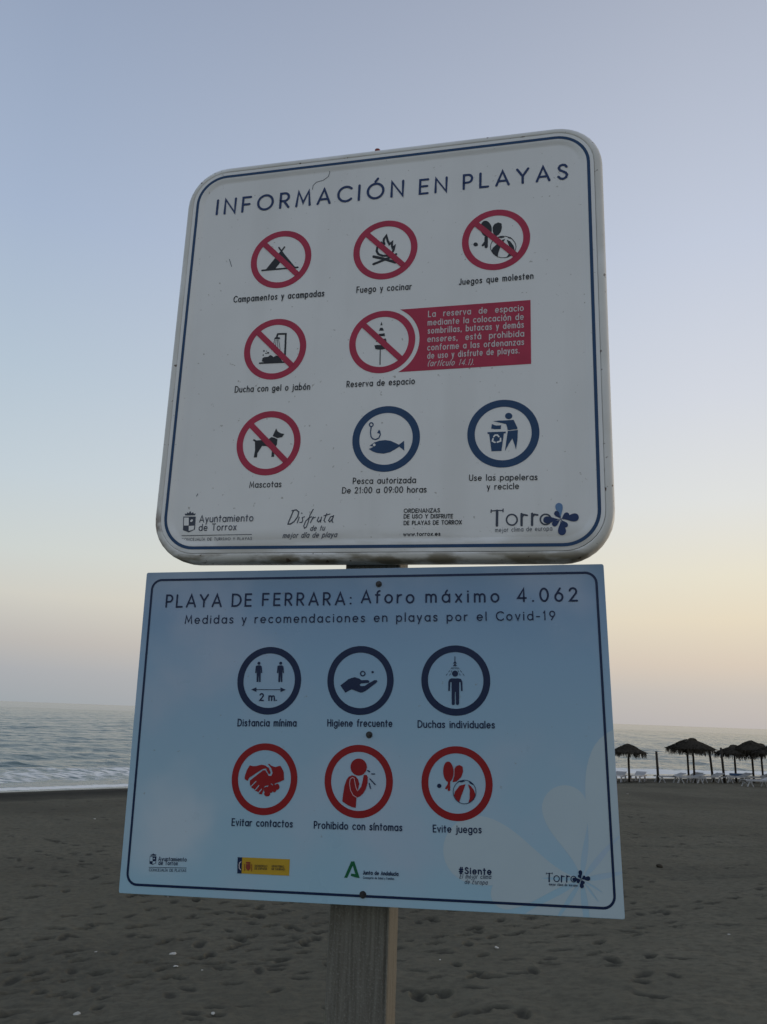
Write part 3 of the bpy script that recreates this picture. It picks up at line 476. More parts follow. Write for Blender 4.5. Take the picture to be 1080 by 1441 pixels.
    'fish': ('U',[('P',[(-0.0066,-0.2576),(0.0045,-0.2499),(0.0161,-0.2464),(0.0294,-0.2453),(0.0428,-0.248),(0.0546,-0.2539),(0.0613,-0.2576),(0.0729,-0.2484),(0.0739,-0.272),(0.0623,-0.2622),(0.0534,-0.2678),(0.042,-0.2742),(0.0272,-0.2773),(0.0121,-0.2754),(0.0003,-0.2707),(-0.008,-0.2649),(0.0007,-0.2613),(0.0023,-0.2591)],'k'),('P',[(0.0076,-0.256),(0.0075,-0.2568),(0.0073,-0.2574),(0.007,-0.2581),(0.0065,-0.2585),(0.0059,-0.2589),(0.0052,-0.2591),(0.0045,-0.2592),(0.0038,-0.2591),(0.0031,-0.2588),(0.0025,-0.2584),(0.002,-0.2579),(0.0016,-0.2572),(0.0013,-0.2565),(0.0012,-0.2558),(0.0013,-0.2551),(0.0015,-0.2544),(0.0018,-0.2538),(0.0023,-0.2533),(0.0029,-0.2529),(0.0036,-0.2527),(0.0043,-0.2527),(0.005,-0.2528),(0.0057,-0.253),(0.0063,-0.2535),(0.0068,-0.254),(0.0072,-0.2546),(0.0075,-0.2553)],'bg'),('S',[(-0.0,-0.2073),(-0.0001,-0.2083),(-0.0004,-0.2092),(-0.0009,-0.21),(-0.0015,-0.2107),(-0.0023,-0.2112),(-0.0032,-0.2115),(-0.0042,-0.2116),(-0.0052,-0.2114),(-0.0061,-0.211),(-0.007,-0.2105),(-0.0077,-0.2097),(-0.0083,-0.2088),(-0.0086,-0.2079),(-0.0088,-0.2069),(-0.0087,-0.2059),(-0.0084,-0.2049),(-0.008,-0.2041),(-0.0073,-0.2034),(-0.0065,-0.2029),(-0.0056,-0.2026),(-0.0046,-0.2025),(-0.0036,-0.2027),(-0.0026,-0.2031),(-0.0018,-0.2036),(-0.0011,-0.2044),(-0.0005,-0.2053),(-0.0002,-0.2062),(-0.0,-0.2073)],0.0027,'k'),('S',[(-0.0045,-0.2123),(-0.0055,-0.2257),(-0.0041,-0.2353),(-0.0,-0.2411),(0.0068,-0.2431),(0.0142,-0.24),(0.0177,-0.2319),(0.0156,-0.2232)],0.0027,'k'),('P',[(0.0144,-0.2193),(0.0185,-0.2302),(0.01,-0.2278)],'k')]),
    'bin': ('U',[('P',[(0.3126,-0.2012),(0.3124,-0.2029),(0.3118,-0.2044),(0.3108,-0.2057),(0.3096,-0.2069),(0.3081,-0.2077),(0.3064,-0.2081),(0.3047,-0.2082),(0.303,-0.208),(0.3013,-0.2073),(0.2998,-0.2064),(0.2986,-0.2052),(0.2976,-0.2037),(0.2971,-0.2021),(0.2969,-0.2005),(0.2971,-0.1989),(0.2976,-0.1973),(0.2986,-0.196),(0.2998,-0.1949),(0.3013,-0.1941),(0.303,-0.1936),(0.3047,-0.1935),(0.3065,-0.1938),(0.3081,-0.1944),(0.3096,-0.1953),(0.3109,-0.1966),(0.3118,-0.198),(0.3124,-0.1996)],'k'),('P',[(0.2706,-0.2112),(0.285,-0.2105),(0.2998,-0.2106),(0.3153,-0.2101),(0.3233,-0.2283),(0.3233,-0.2321),(0.3027,-0.2336),(0.3011,-0.2255),(0.2989,-0.2193),(0.285,-0.2152)],'k'),('P',[(0.3027,-0.2355),(0.3246,-0.2339),(0.3232,-0.2577),(0.32,-0.2785),(0.3167,-0.266),(0.3123,-0.2529),(0.3045,-0.2656),(0.2964,-0.2816),(0.2997,-0.2567)],'k'),('P',[(0.2683,-0.2176),(0.2735,-0.2205),(0.2785,-0.2219),(0.2883,-0.2215),(0.2875,-0.2302),(0.2752,-0.23),(0.2666,-0.2284)],'k'),('P',[(0.2584,-0.2363),(0.2984,-0.2366),(0.2984,-0.2404),(0.2591,-0.2403)],'k'),('P',[(0.2624,-0.2408),(0.2943,-0.2404),(0.2889,-0.2805),(0.2674,-0.2804)],'k'),('S',[(0.2724,-0.2473),(0.2752,-0.2441),(0.2801,-0.2438),(0.2834,-0.2479)],0.0034,'bg'),('S',[(0.287,-0.2519),(0.287,-0.258),(0.2801,-0.2603)],0.0034,'bg'),('S',[(0.2752,-0.2606),(0.2695,-0.2576),(0.2708,-0.2521)],0.0034,'bg')]),
    'dist': ('D',[('P',[(-0.2219,0.1311),(-0.2219,0.1304),(-0.2221,0.1297),(-0.2225,0.1291),(-0.223,0.1286),(-0.2236,0.1283),(-0.2243,0.128),(-0.225,0.128),(-0.2258,0.128),(-0.2265,0.1283),(-0.2271,0.1286),(-0.2277,0.1291),(-0.2281,0.1297),(-0.2284,0.1304),(-0.2285,0.1311),(-0.2284,0.1318),(-0.2282,0.1324),(-0.2279,0.133),(-0.2274,0.1335),(-0.2268,0.1339),(-0.2261,0.1341),(-0.2254,0.1342),(-0.2246,0.1341),(-0.2239,0.1339),(-0.2233,0.1335),(-0.2227,0.133),(-0.2223,0.1324),(-0.222,0.1318)],'k'),('P',[(-0.2318,0.1252),(-0.2282,0.1266),(-0.2217,0.1266),(-0.2186,0.1245),(-0.2168,0.1104),(-0.219,0.1104),(-0.2205,0.119),(-0.2195,0.0919),(-0.2227,0.0919),(-0.2244,0.1087),(-0.2246,0.0919),(-0.2282,0.0919),(-0.2293,0.119),(-0.2299,0.1104),(-0.2325,0.1104)],'k'),('P',[(-0.1738,0.1311),(-0.1739,0.1304),(-0.1741,0.1298),(-0.1744,0.1292),(-0.1749,0.1287),(-0.1755,0.1283),(-0.1762,0.1281),(-0.1769,0.128),(-0.1777,0.1281),(-0.1784,0.1283),(-0.179,0.1287),(-0.1795,0.1292),(-0.18,0.1298),(-0.1802,0.1304),(-0.1803,0.1311),(-0.1803,0.1318),(-0.1801,0.1325),(-0.1797,0.1331),(-0.1792,0.1335),(-0.1786,0.1339),(-0.1779,0.1341),(-0.1772,0.1342),(-0.1765,0.1341),(-0.1758,0.1339),(-0.1752,0.1335),(-0.1746,0.1331),(-0.1742,0.1325),(-0.1739,0.1318)],'k'),('P',[(-0.1837,0.1253),(-0.1801,0.1266),(-0.1736,0.1267),(-0.1706,0.1246),(-0.1689,0.1106),(-0.1711,0.1105),(-0.1726,0.1191),(-0.1717,0.0921),(-0.1749,0.0921),(-0.1764,0.1088),(-0.1767,0.0921),(-0.1803,0.0921),(-0.1812,0.1191),(-0.1819,0.1105),(-0.1845,0.1105)],'k'),('S',[(-0.2339,0.0761),(-0.1688,0.0762)],0.0014,'k'),('P',[(-0.2394,0.0761),(-0.228,0.0809),(-0.2275,0.0714)],'k'),('P',[(-0.1634,0.0762),(-0.1751,0.0809),(-0.1747,0.0714)],'k')]),
    'hand': ('D',[('P',[(-0.0459,0.0857),(-0.0294,0.0982),(-0.0224,0.1012),(-0.0155,0.1026),(-0.0067,0.1),(-0.0014,0.0966),(0.0125,0.097),(0.0157,0.0944),(0.0144,0.0914),(-0.002,0.0899),(-0.0054,0.0872),(-0.0029,0.0846),(0.0058,0.085),(0.0144,0.0907),(0.0257,0.0967),(0.0306,0.0971),(0.0323,0.0941),(0.0282,0.0901),(0.0094,0.076),(0.0032,0.0726),(-0.0026,0.0713),(-0.0114,0.0742),(-0.0219,0.0781),(-0.035,0.071)],'k'),('S',[(0.0059,0.1101),(0.0058,0.1091),(0.0054,0.1081),(0.0049,0.1072),(0.0042,0.1065),(0.0033,0.106),(0.0023,0.1056),(0.0012,0.1055),(0.0002,0.1056),(-0.0008,0.106),(-0.0017,0.1065),(-0.0025,0.1072),(-0.003,0.1081),(-0.0034,0.109),(-0.0036,0.11),(-0.0035,0.1111),(-0.0031,0.112),(-0.0026,0.1129),(-0.0018,0.1136),(-0.001,0.1141),(0.0,0.1145),(0.0011,0.1146),(0.0021,0.1145),(0.0031,0.1142),(0.004,0.1136),(0.0048,0.1129),(0.0054,0.112),(0.0057,0.1111),(0.0059,0.1101)],0.0024,'k'),('P',[(0.0245,0.1131),(0.0244,0.1126),(0.0242,0.1121),(0.0239,0.1117),(0.0236,0.1113),(0.0231,0.111),(0.0226,0.1109),(0.0221,0.1108),(0.0215,0.1108),(0.021,0.111),(0.0205,0.1113),(0.0201,0.1117),(0.0198,0.1121),(0.0197,0.1126),(0.0196,0.1131),(0.0196,0.1137),(0.0198,0.1142),(0.0201,0.1146),(0.0205,0.115),(0.0209,0.1153),(0.0214,0.1154),(0.022,0.1155),(0.0225,0.1154),(0.023,0.1153),(0.0235,0.115),(0.0239,0.1146),(0.0242,0.1142),(0.0244,0.1137)],'k')]),
    'duch': ('D',[('S',[(0.1933,0.1445),(0.1932,0.1346)],0.0015,'k'),('P',[(0.1932,0.1363),(0.197,0.1308),(0.1893,0.1308)],'k'),('P',[(0.1994,0.1107),(0.1993,0.1093),(0.1988,0.108),(0.198,0.1069),(0.197,0.1059),(0.1958,0.1052),(0.1945,0.1047),(0.1931,0.1046),(0.1918,0.1047),(0.1905,0.1052),(0.1893,0.1059),(0.1883,0.1069),(0.1876,0.108),(0.1872,0.1093),(0.187,0.1107),(0.1872,0.112),(0.1877,0.1133),(0.1884,0.1145),(0.1894,0.1154),(0.1906,0.1162),(0.1919,0.1166),(0.1933,0.1168),(0.1947,0.1166),(0.196,0.1162),(0.1971,0.1154),(0.1981,0.1145),(0.1988,0.1133),(0.1993,0.112)],'k'),('P',[(0.179,0.076),(0.1794,0.0944),(0.1816,0.099),(0.1854,0.1011),(0.2011,0.1011),(0.2052,0.0997),(0.2078,0.0945),(0.2081,0.0761),(0.2049,0.0761),(0.2042,0.0931),(0.2016,0.0939),(0.2007,0.051),(0.1989,0.0484),(0.1957,0.0484),(0.1943,0.0503),(0.194,0.0743),(0.1925,0.0743),(0.1919,0.0503),(0.1904,0.0483),(0.1872,0.0483),(0.1858,0.0503),(0.1859,0.0939),(0.1833,0.093),(0.1822,0.076)],'k'),('S',[(0.1922,0.1292),(0.1896,0.1258)],0.001,'k'),('S',[(0.1874,0.123),(0.1848,0.1197)],0.001,'k'),('S',[(0.1826,0.1168),(0.1801,0.1135)],0.001,'k'),('S',[(0.1777,0.1104),(0.1751,0.1071)],0.001,'k'),('S',[(0.1925,0.1292),(0.191,0.1258)],0.001,'k'),('S',[(0.1896,0.123),(0.1881,0.1197)],0.001,'k'),('S',[(0.1867,0.1169),(0.1851,0.1135)],0.001,'k'),('S',[(0.1837,0.1105),(0.1821,0.1071)],0.001,'k'),('S',[(0.1929,0.1292),(0.1922,0.1258)],0.001,'k'),('S',[(0.1917,0.123),(0.191,0.1197)],0.001,'k'),('S',[(0.1934,0.1292),(0.194,0.1258)],0.001,'k'),('S',[(0.1944,0.123),(0.195,0.1197)],0.001,'k'),('S',[(0.1937,0.1292),(0.1952,0.1258)],0.001,'k'),('S',[(0.1965,0.123),(0.198,0.1197)],0.001,'k'),('S',[(0.1993,0.1169),(0.2008,0.1136)],0.001,'k'),('S',[(0.2021,0.1105),(0.2036,0.1072)],0.001,'k'),('S',[(0.1942,0.1292),(0.1968,0.1258)],0.001,'k'),('S',[(0.1991,0.123),(0.2017,0.1197)],0.001,'k'),('S',[(0.204,0.1169),(0.2066,0.1136)],0.001,'k'),('S',[(0.209,0.1105),(0.2117,0.1072)],0.001,'k')]),
    'shake': ('D',[('P',[(-0.2435,-0.1018),(-0.2428,-0.0963),(-0.2392,-0.0854),(-0.2337,-0.0771),(-0.2262,-0.0786),(-0.2188,-0.0779),(-0.2085,-0.0752),(-0.1995,-0.0768),(-0.1948,-0.0817),(-0.2051,-0.0835),(-0.2166,-0.0903),(-0.2338,-0.1016),(-0.2365,-0.1077),(-0.2429,-0.1048)],'k'),('P',[(-0.1952,-0.0738),(-0.1923,-0.0732),(-0.1876,-0.0768),(-0.1786,-0.0793),(-0.1684,-0.0764),(-0.1638,-0.0824),(-0.1605,-0.0891),(-0.1591,-0.1038),(-0.1685,-0.1081),(-0.1771,-0.111),(-0.1814,-0.114),(-0.1859,-0.1115),(-0.1917,-0.1151),(-0.1997,-0.1169),(-0.2022,-0.125),(-0.2047,-0.1331),(-0.2099,-0.1326),(-0.2146,-0.128),(-0.2191,-0.1268),(-0.2222,-0.1231),(-0.2268,-0.1216),(-0.2316,-0.115),(-0.232,-0.1069),(-0.2049,-0.0863),(-0.1998,-0.0859),(-0.1926,-0.0965),(-0.1867,-0.0967),(-0.184,-0.0909),(-0.1874,-0.0815)],'k'),('P',[(-0.1979,-0.079),(-0.1926,-0.081),(-0.1885,-0.0897),(-0.1898,-0.0938),(-0.1936,-0.0918),(-0.1979,-0.0845)],'k'),('P',[(-0.1894,-0.124),(-0.1895,-0.1254),(-0.1899,-0.1267),(-0.1905,-0.1279),(-0.1914,-0.1289),(-0.1925,-0.1297),(-0.1937,-0.1301),(-0.195,-0.1303),(-0.1963,-0.1302),(-0.1976,-0.1298),(-0.1987,-0.1291),(-0.1997,-0.1281),(-0.2005,-0.127),(-0.201,-0.1257),(-0.2012,-0.1243),(-0.2011,-0.123),(-0.2008,-0.1216),(-0.2001,-0.1205),(-0.1992,-0.1195),(-0.1982,-0.1187),(-0.1969,-0.1182),(-0.1956,-0.118),(-0.1943,-0.1181),(-0.1931,-0.1186),(-0.1919,-0.1193),(-0.1909,-0.1202),(-0.1902,-0.1214),(-0.1897,-0.1227)],'k'),('P',[(-0.1873,-0.1316),(-0.1874,-0.1327),(-0.1878,-0.1338),(-0.1886,-0.1348),(-0.1895,-0.1356),(-0.1907,-0.1363),(-0.1921,-0.1367),(-0.1935,-0.1368),(-0.195,-0.1367),(-0.1963,-0.1364),(-0.1976,-0.1358),(-0.1987,-0.1351),(-0.1995,-0.1341),(-0.2,-0.1331),(-0.2002,-0.1319),(-0.2001,-0.1308),(-0.1997,-0.1297),(-0.199,-0.1287),(-0.198,-0.1279),(-0.1968,-0.1273),(-0.1955,-0.1269),(-0.194,-0.1267),(-0.1926,-0.1268),(-0.1912,-0.1271),(-0.1899,-0.1277),(-0.1889,-0.1285),(-0.1881,-0.1294),(-0.1875,-0.1305)],'k'),('P',[(-0.1808,-0.1211),(-0.1808,-0.123),(-0.1812,-0.1247),(-0.1819,-0.1263),(-0.1828,-0.1277),(-0.1839,-0.1287),(-0.1852,-0.1293),(-0.1865,-0.1296),(-0.1879,-0.1294),(-0.1892,-0.1288),(-0.1905,-0.1279),(-0.1915,-0.1266),(-0.1923,-0.125),(-0.1929,-0.1233),(-0.1931,-0.1214),(-0.193,-0.1196),(-0.1927,-0.1178),(-0.192,-0.1162),(-0.1911,-0.1149),(-0.19,-0.1139),(-0.1887,-0.1132),(-0.1873,-0.113),(-0.186,-0.1132),(-0.1846,-0.1137),(-0.1834,-0.1147),(-0.1824,-0.116),(-0.1816,-0.1175),(-0.181,-0.1193)],'k'),('P',[(-0.1739,-0.1206),(-0.1739,-0.1223),(-0.1742,-0.1239),(-0.1748,-0.1254),(-0.1755,-0.1267),(-0.1764,-0.1276),(-0.1774,-0.1282),(-0.1785,-0.1284),(-0.1796,-0.1283),(-0.1807,-0.1277),(-0.1817,-0.1268),(-0.1825,-0.1256),(-0.1832,-0.1242),(-0.1837,-0.1225),(-0.1839,-0.1208),(-0.1838,-0.1191),(-0.1835,-0.1174),(-0.183,-0.1159),(-0.1823,-0.1147),(-0.1814,-0.1137),(-0.1804,-0.1131),(-0.1793,-0.1129),(-0.1781,-0.1131),(-0.1771,-0.1136),(-0.1761,-0.1145),(-0.1752,-0.1157),(-0.1746,-0.1172),(-0.1741,-0.1188)],'k'),('P',[(-0.1682,-0.1175),(-0.1682,-0.1188),(-0.1685,-0.12),(-0.169,-0.1212),(-0.1697,-0.1221),(-0.1706,-0.1228),(-0.1716,-0.1233),(-0.1726,-0.1235),(-0.1736,-0.1233),(-0.1747,-0.1229),(-0.1756,-0.1223),(-0.1764,-0.1213),(-0.177,-0.1202),(-0.1774,-0.119),(-0.1776,-0.1177),(-0.1775,-0.1164),(-0.1772,-0.1151),(-0.1767,-0.114),(-0.176,-0.113),(-0.1752,-0.1123),(-0.1742,-0.1119),(-0.1731,-0.1117),(-0.1721,-0.1118),(-0.1711,-0.1122),(-0.1702,-0.1129),(-0.1694,-0.1138),(-0.1688,-0.1149),(-0.1684,-0.1162)],'k'),('S',[(-0.2186,-0.1082),(-0.2282,-0.1179)],0.0016,'bg'),('S',[(-0.212,-0.1161),(-0.2192,-0.1248)],0.0016,'bg'),('S',[(-0.206,-0.1231),(-0.2118,-0.13)],0.0016,'bg')]),
    'sneeze': ('D',[('P',[(0.013,-0.0751),(0.0128,-0.0777),(0.0122,-0.0802),(0.0113,-0.0826),(0.0099,-0.0848),(0.0083,-0.0868),(0.0063,-0.0886),(0.0041,-0.0899),(0.0016,-0.091),(-0.0009,-0.0916),(-0.0035,-0.0919),(-0.0062,-0.0918),(-0.0088,-0.0912),(-0.0112,-0.0903),(-0.0135,-0.089),(-0.0156,-0.0874),(-0.0173,-0.0855),(-0.0188,-0.0833),(-0.0198,-0.0809),(-0.0205,-0.0784),(-0.0208,-0.0758),(-0.0206,-0.0733),(-0.0201,-0.0707),(-0.0191,-0.0683),(-0.0178,-0.0661),(-0.0161,-0.0641),(-0.0141,-0.0623),(-0.0118,-0.0609),(-0.0094,-0.0599),(-0.0068,-0.0592),(-0.0042,-0.059),(-0.0015,-0.0591),(0.0011,-0.0597),(0.0035,-0.0606),(0.0058,-0.0619),(0.0078,-0.0636),(0.0096,-0.0655),(0.011,-0.0677),(0.0121,-0.0701),(0.0127,-0.0726)],'k'),('P',[(-0.0361,-0.142),(-0.0351,-0.1294),(-0.0325,-0.1127),(-0.0283,-0.1001),(-0.024,-0.0945),(-0.0173,-0.0915),(-0.0098,-0.0936),(-0.0044,-0.0996),(-0.002,-0.1078),(-0.0045,-0.1189),(-0.005,-0.122),(0.0018,-0.1132),(0.0052,-0.1007),(0.0063,-0.0917),(0.0088,-0.0898),(0.0132,-0.0908),(0.0152,-0.0949),(0.0148,-0.106),(0.0115,-0.1171),(0.0064,-0.1255),(-0.0001,-0.1314),(-0.0072,-0.1338),(-0.0086,-0.1535),(-0.016,-0.1521),(-0.0257,-0.1483)],'k'),('S',[(-0.0072,-0.1337),(-0.0142,-0.1295),(-0.0196,-0.1207),(-0.022,-0.1083),(-0.0209,-0.0993),(-0.0165,-0.0957),(-0.0127,-0.0973),(-0.0107,-0.1066),(-0.0086,-0.1149),(-0.0055,-0.121)],0.0013,'pink'),('S',[(0.015,-0.0818),(0.0186,-0.0838)],0.0026,'n'),('S',[(0.0231,-0.0881),(0.0291,-0.088)],0.0021,'n'),('S',[(0.0196,-0.0976),(0.0305,-0.1081)],0.0021,'n'),('S',[(0.0184,-0.1059),(0.0211,-0.1158)],0.0021,'n')]),
    'egame': ('D',[('P',[(0.188,-0.0798),(0.1879,-0.0842),(0.1872,-0.0883),(0.1861,-0.092),(0.1845,-0.0951),(0.1826,-0.0976),(0.1805,-0.0991),(0.1782,-0.0997),(0.1759,-0.0994),(0.1737,-0.0981),(0.1717,-0.0959),(0.1699,-0.0929),(0.1686,-0.0893),(0.1677,-0.0853),(0.1673,-0.081),(0.1675,-0.0767),(0.1681,-0.0725),(0.1692,-0.0687),(0.1708,-0.0656),(0.1727,-0.0631),(0.1749,-0.0616),(0.1772,-0.061),(0.1795,-0.0613),(0.1817,-0.0627),(0.1837,-0.0649),(0.1855,-0.0679),(0.1868,-0.0715),(0.1877,-0.0755)],'k'),('S',[(0.1788,-0.097),(0.1785,-0.1145)],0.0048,'k'),('S',[(0.1787,-0.1037),(0.1729,-0.1117)],0.0039,'k'),('P',[(0.19,-0.0745),(0.194,-0.0692),(0.2002,-0.0671),(0.2061,-0.0704),(0.2068,-0.0793),(0.2031,-0.0898),(0.1936,-0.0985),(0.1858,-0.0998),(0.1887,-0.0894)],'k'),('P',[(0.1637,-0.1073),(0.1636,-0.1082),(0.1632,-0.1091),(0.1627,-0.1099),(0.162,-0.1105),(0.1612,-0.111),(0.1603,-0.1113),(0.1594,-0.1115),(0.1585,-0.1114),(0.1576,-0.1111),(0.1568,-0.1106),(0.1561,-0.11),(0.1556,-0.1093),(0.1553,-0.1084),(0.1552,-0.1076),(0.1553,-0.1067),(0.1556,-0.1058),(0.1561,-0.105),(0.1568,-0.1044),(0.1576,-0.1039),(0.1585,-0.1036),(0.1595,-0.1034),(0.1604,-0.1035),(0.1613,-0.1038),(0.1621,-0.1043),(0.1628,-0.1049),(0.1633,-0.1056),(0.1636,-0.1065)],'n'),('S',[(0.2316,-0.1169),(0.231,-0.1219),(0.2292,-0.1265),(0.2265,-0.1308),(0.2229,-0.1343),(0.2186,-0.1371),(0.2139,-0.1388),(0.2089,-0.1395),(0.2039,-0.1391),(0.1992,-0.1376),(0.1949,-0.1351),(0.1914,-0.1317),(0.1888,-0.1276),(0.1872,-0.123),(0.1867,-0.1181),(0.1873,-0.1132),(0.189,-0.1085),(0.1918,-0.1042),(0.1954,-0.1006),(0.1997,-0.0979),(0.2045,-0.0961),(0.2095,-0.0954),(0.2145,-0.0959),(0.2193,-0.0974),(0.2235,-0.0999),(0.227,-0.1033),(0.2296,-0.1074),(0.2311,-0.1121),(0.2316,-0.1169)],0.0012,'n'),('P',[(0.2114,-0.1029),(0.1997,-0.1061),(0.1903,-0.1174),(0.1882,-0.1249),(0.1932,-0.1335),(0.1985,-0.137),(0.2018,-0.1274),(0.2066,-0.1155)],'k'),('P',[(0.2161,-0.1032),(0.2195,-0.1137),(0.2191,-0.1284),(0.216,-0.139),(0.2272,-0.1314),(0.2304,-0.1223),(0.2275,-0.1135),(0.2214,-0.106)],'k'),('P',[(0.1959,-0.0984),(0.2014,-0.0962),(0.2061,-0.0958),(0.211,-0.0977),(0.2029,-0.0997)],'n'),('P',[(0.2166,-0.0964),(0.2216,-0.0978),(0.2273,-0.105),(0.22,-0.1012)],'n'),('S',[(0.1896,-0.0677),(0.189,-0.0894)],0.0008,'pink')]),
    'flower': ('U',[('P',[(0.4119,-0.4347),(0.4117,-0.4316),(0.4119,-0.4286),(0.4125,-0.4254),(0.4133,-0.4222),(0.4142,-0.419),(0.4151,-0.4158),(0.4158,-0.4127),(0.4161,-0.4096),(0.4159,-0.4065),(0.4154,-0.4043),(0.4143,-0.4024),(0.4127,-0.4009),(0.4107,-0.3999),(0.4086,-0.3995),(0.4065,-0.3998),(0.4045,-0.4007),(0.4029,-0.4022),(0.4017,-0.4041),(0.401,-0.4062),(0.401,-0.4085),(0.4016,-0.4115),(0.4026,-0.4144),(0.404,-0.4173),(0.4056,-0.4202),(0.4073,-0.423),(0.4088,-0.4259),(0.4101,-0.4288),(0.4111,-0.4317),(0.4116,-0.4347)],'k'),('P',[(0.4118,-0.4346),(0.411,-0.4332),(0.4105,-0.4316),(0.4101,-0.4298),(0.4099,-0.4279),(0.4097,-0.426),(0.4095,-0.4241),(0.4092,-0.4223),(0.4086,-0.4206),(0.4078,-0.4191),(0.4068,-0.418),(0.4055,-0.4172),(0.4041,-0.4168),(0.4026,-0.4168),(0.4011,-0.4173),(0.3999,-0.4182),(0.399,-0.4195),(0.3984,-0.4209),(0.3983,-0.4225),(0.3985,-0.4241),(0.3992,-0.4255),(0.4003,-0.4268),(0.4016,-0.4279),(0.4031,-0.4288),(0.4047,-0.4297),(0.4063,-0.4305),(0.4079,-0.4314),(0.4094,-0.4323),(0.4106,-0.4335),(0.4117,-0.4348)],'k'),('P',[(0.4118,-0.4348),(0.4132,-0.434),(0.4148,-0.4334),(0.4165,-0.4331),(0.4183,-0.4329),(0.4202,-0.4328),(0.422,-0.4327),(0.4238,-0.4324),(0.4254,-0.4319),(0.4268,-0.4311),(0.428,-0.43),(0.4288,-0.4286),(0.4293,-0.4269),(0.4292,-0.4252),(0.4288,-0.4236),(0.4279,-0.4222),(0.4267,-0.4212),(0.4252,-0.4205),(0.4236,-0.4203),(0.422,-0.4206),(0.4206,-0.4213),(0.4194,-0.4224),(0.4183,-0.4238),(0.4174,-0.4254),(0.4166,-0.4271),(0.4158,-0.4289),(0.415,-0.4307),(0.414,-0.4322),(0.4129,-0.4335),(0.4117,-0.4346)],'k'),('P',[(0.4118,-0.4348),(0.415,-0.4346),(0.4182,-0.4349),(0.4215,-0.4356),(0.4248,-0.4366),(0.4281,-0.4377),(0.4314,-0.4388),(0.4347,-0.4396),(0.4379,-0.4399),(0.4411,-0.4398),(0.4433,-0.4392),(0.4453,-0.4379),(0.4469,-0.4361),(0.4479,-0.4339),(0.4484,-0.4315),(0.4481,-0.429),(0.4472,-0.4268),(0.4458,-0.4249),(0.4439,-0.4235),(0.4416,-0.4227),(0.4393,-0.4226),(0.4362,-0.4233),(0.4331,-0.4244),(0.4301,-0.426),(0.4271,-0.4278),(0.4241,-0.4297),(0.421,-0.4314),(0.418,-0.4329),(0.4149,-0.434),(0.4117,-0.4346)],'k'),('P',[(0.4117,-0.4348),(0.4126,-0.4363),(0.4133,-0.4379),(0.4137,-0.4397),(0.4141,-0.4417),(0.4144,-0.4436),(0.4147,-0.4456),(0.4152,-0.4474),(0.4158,-0.4491),(0.4167,-0.4506),(0.4178,-0.4517),(0.4191,-0.4524),(0.4205,-0.4527),(0.422,-0.4526),(0.4234,-0.452),(0.4246,-0.4511),(0.4255,-0.4498),(0.426,-0.4483),(0.4261,-0.4468),(0.4257,-0.4453),(0.425,-0.4439),(0.4239,-0.4426),(0.4225,-0.4415),(0.4209,-0.4406),(0.4192,-0.4397),(0.4175,-0.4389),(0.4158,-0.4381),(0.4143,-0.4371),(0.413,-0.4359),(0.4118,-0.4346)],'k'),('P',[(0.4116,-0.4347),(0.4116,-0.4376),(0.4112,-0.4405),(0.4104,-0.4434),(0.4093,-0.4464),(0.4081,-0.4494),(0.407,-0.4523),(0.4061,-0.4553),(0.4055,-0.4582),(0.4055,-0.461),(0.406,-0.4634),(0.4072,-0.4656),(0.4088,-0.4673),(0.4109,-0.4684),(0.4132,-0.4689),(0.4155,-0.4687),(0.4177,-0.4678),(0.4195,-0.4663),(0.4209,-0.4643),(0.4217,-0.462),(0.4219,-0.4595),(0.4214,-0.4567),(0.4205,-0.454),(0.4191,-0.4512),(0.4176,-0.4485),(0.4159,-0.4458),(0.4144,-0.4431),(0.4131,-0.4403),(0.4123,-0.4375),(0.4119,-0.4347)],'k'),('P',[(0.4117,-0.4346),(0.4102,-0.4356),(0.4085,-0.4363),(0.4067,-0.4367),(0.4048,-0.437),(0.4028,-0.4373),(0.4008,-0.4376),(0.3989,-0.438),(0.3972,-0.4386),(0.3957,-0.4396),(0.3946,-0.4407),(0.3938,-0.4422),(0.3934,-0.4438),(0.3935,-0.4455),(0.394,-0.4471),(0.395,-0.4485),(0.3962,-0.4495),(0.3977,-0.4501),(0.3993,-0.4503),(0.4009,-0.4499),(0.4023,-0.4491),(0.4036,-0.4479),(0.4047,-0.4464),(0.4057,-0.4447),(0.4066,-0.4428),(0.4074,-0.4409),(0.4083,-0.4391),(0.4093,-0.4374),(0.4105,-0.436),(0.4118,-0.4348)],'k'),('P',[(0.4117,-0.4346),(0.4085,-0.4345),(0.4053,-0.4341),(0.4021,-0.4332),(0.3989,-0.4322),(0.3956,-0.431),(0.3924,-0.4299),(0.3891,-0.429),(0.3859,-0.4284),(0.3827,-0.4283),(0.3807,-0.4287),(0.3789,-0.4296),(0.3774,-0.4311),(0.3763,-0.4329),(0.3758,-0.435),(0.3759,-0.4372),(0.3765,-0.4392),(0.3777,-0.4409),(0.3793,-0.4423),(0.3812,-0.4431),(0.3832,-0.4433),(0.3864,-0.443),(0.3896,-0.4422),(0.3928,-0.441),(0.3959,-0.4397),(0.3991,-0.4382),(0.4022,-0.4369),(0.4054,-0.4358),(0.4086,-0.4351),(0.4118,-0.4348)],'k')]),
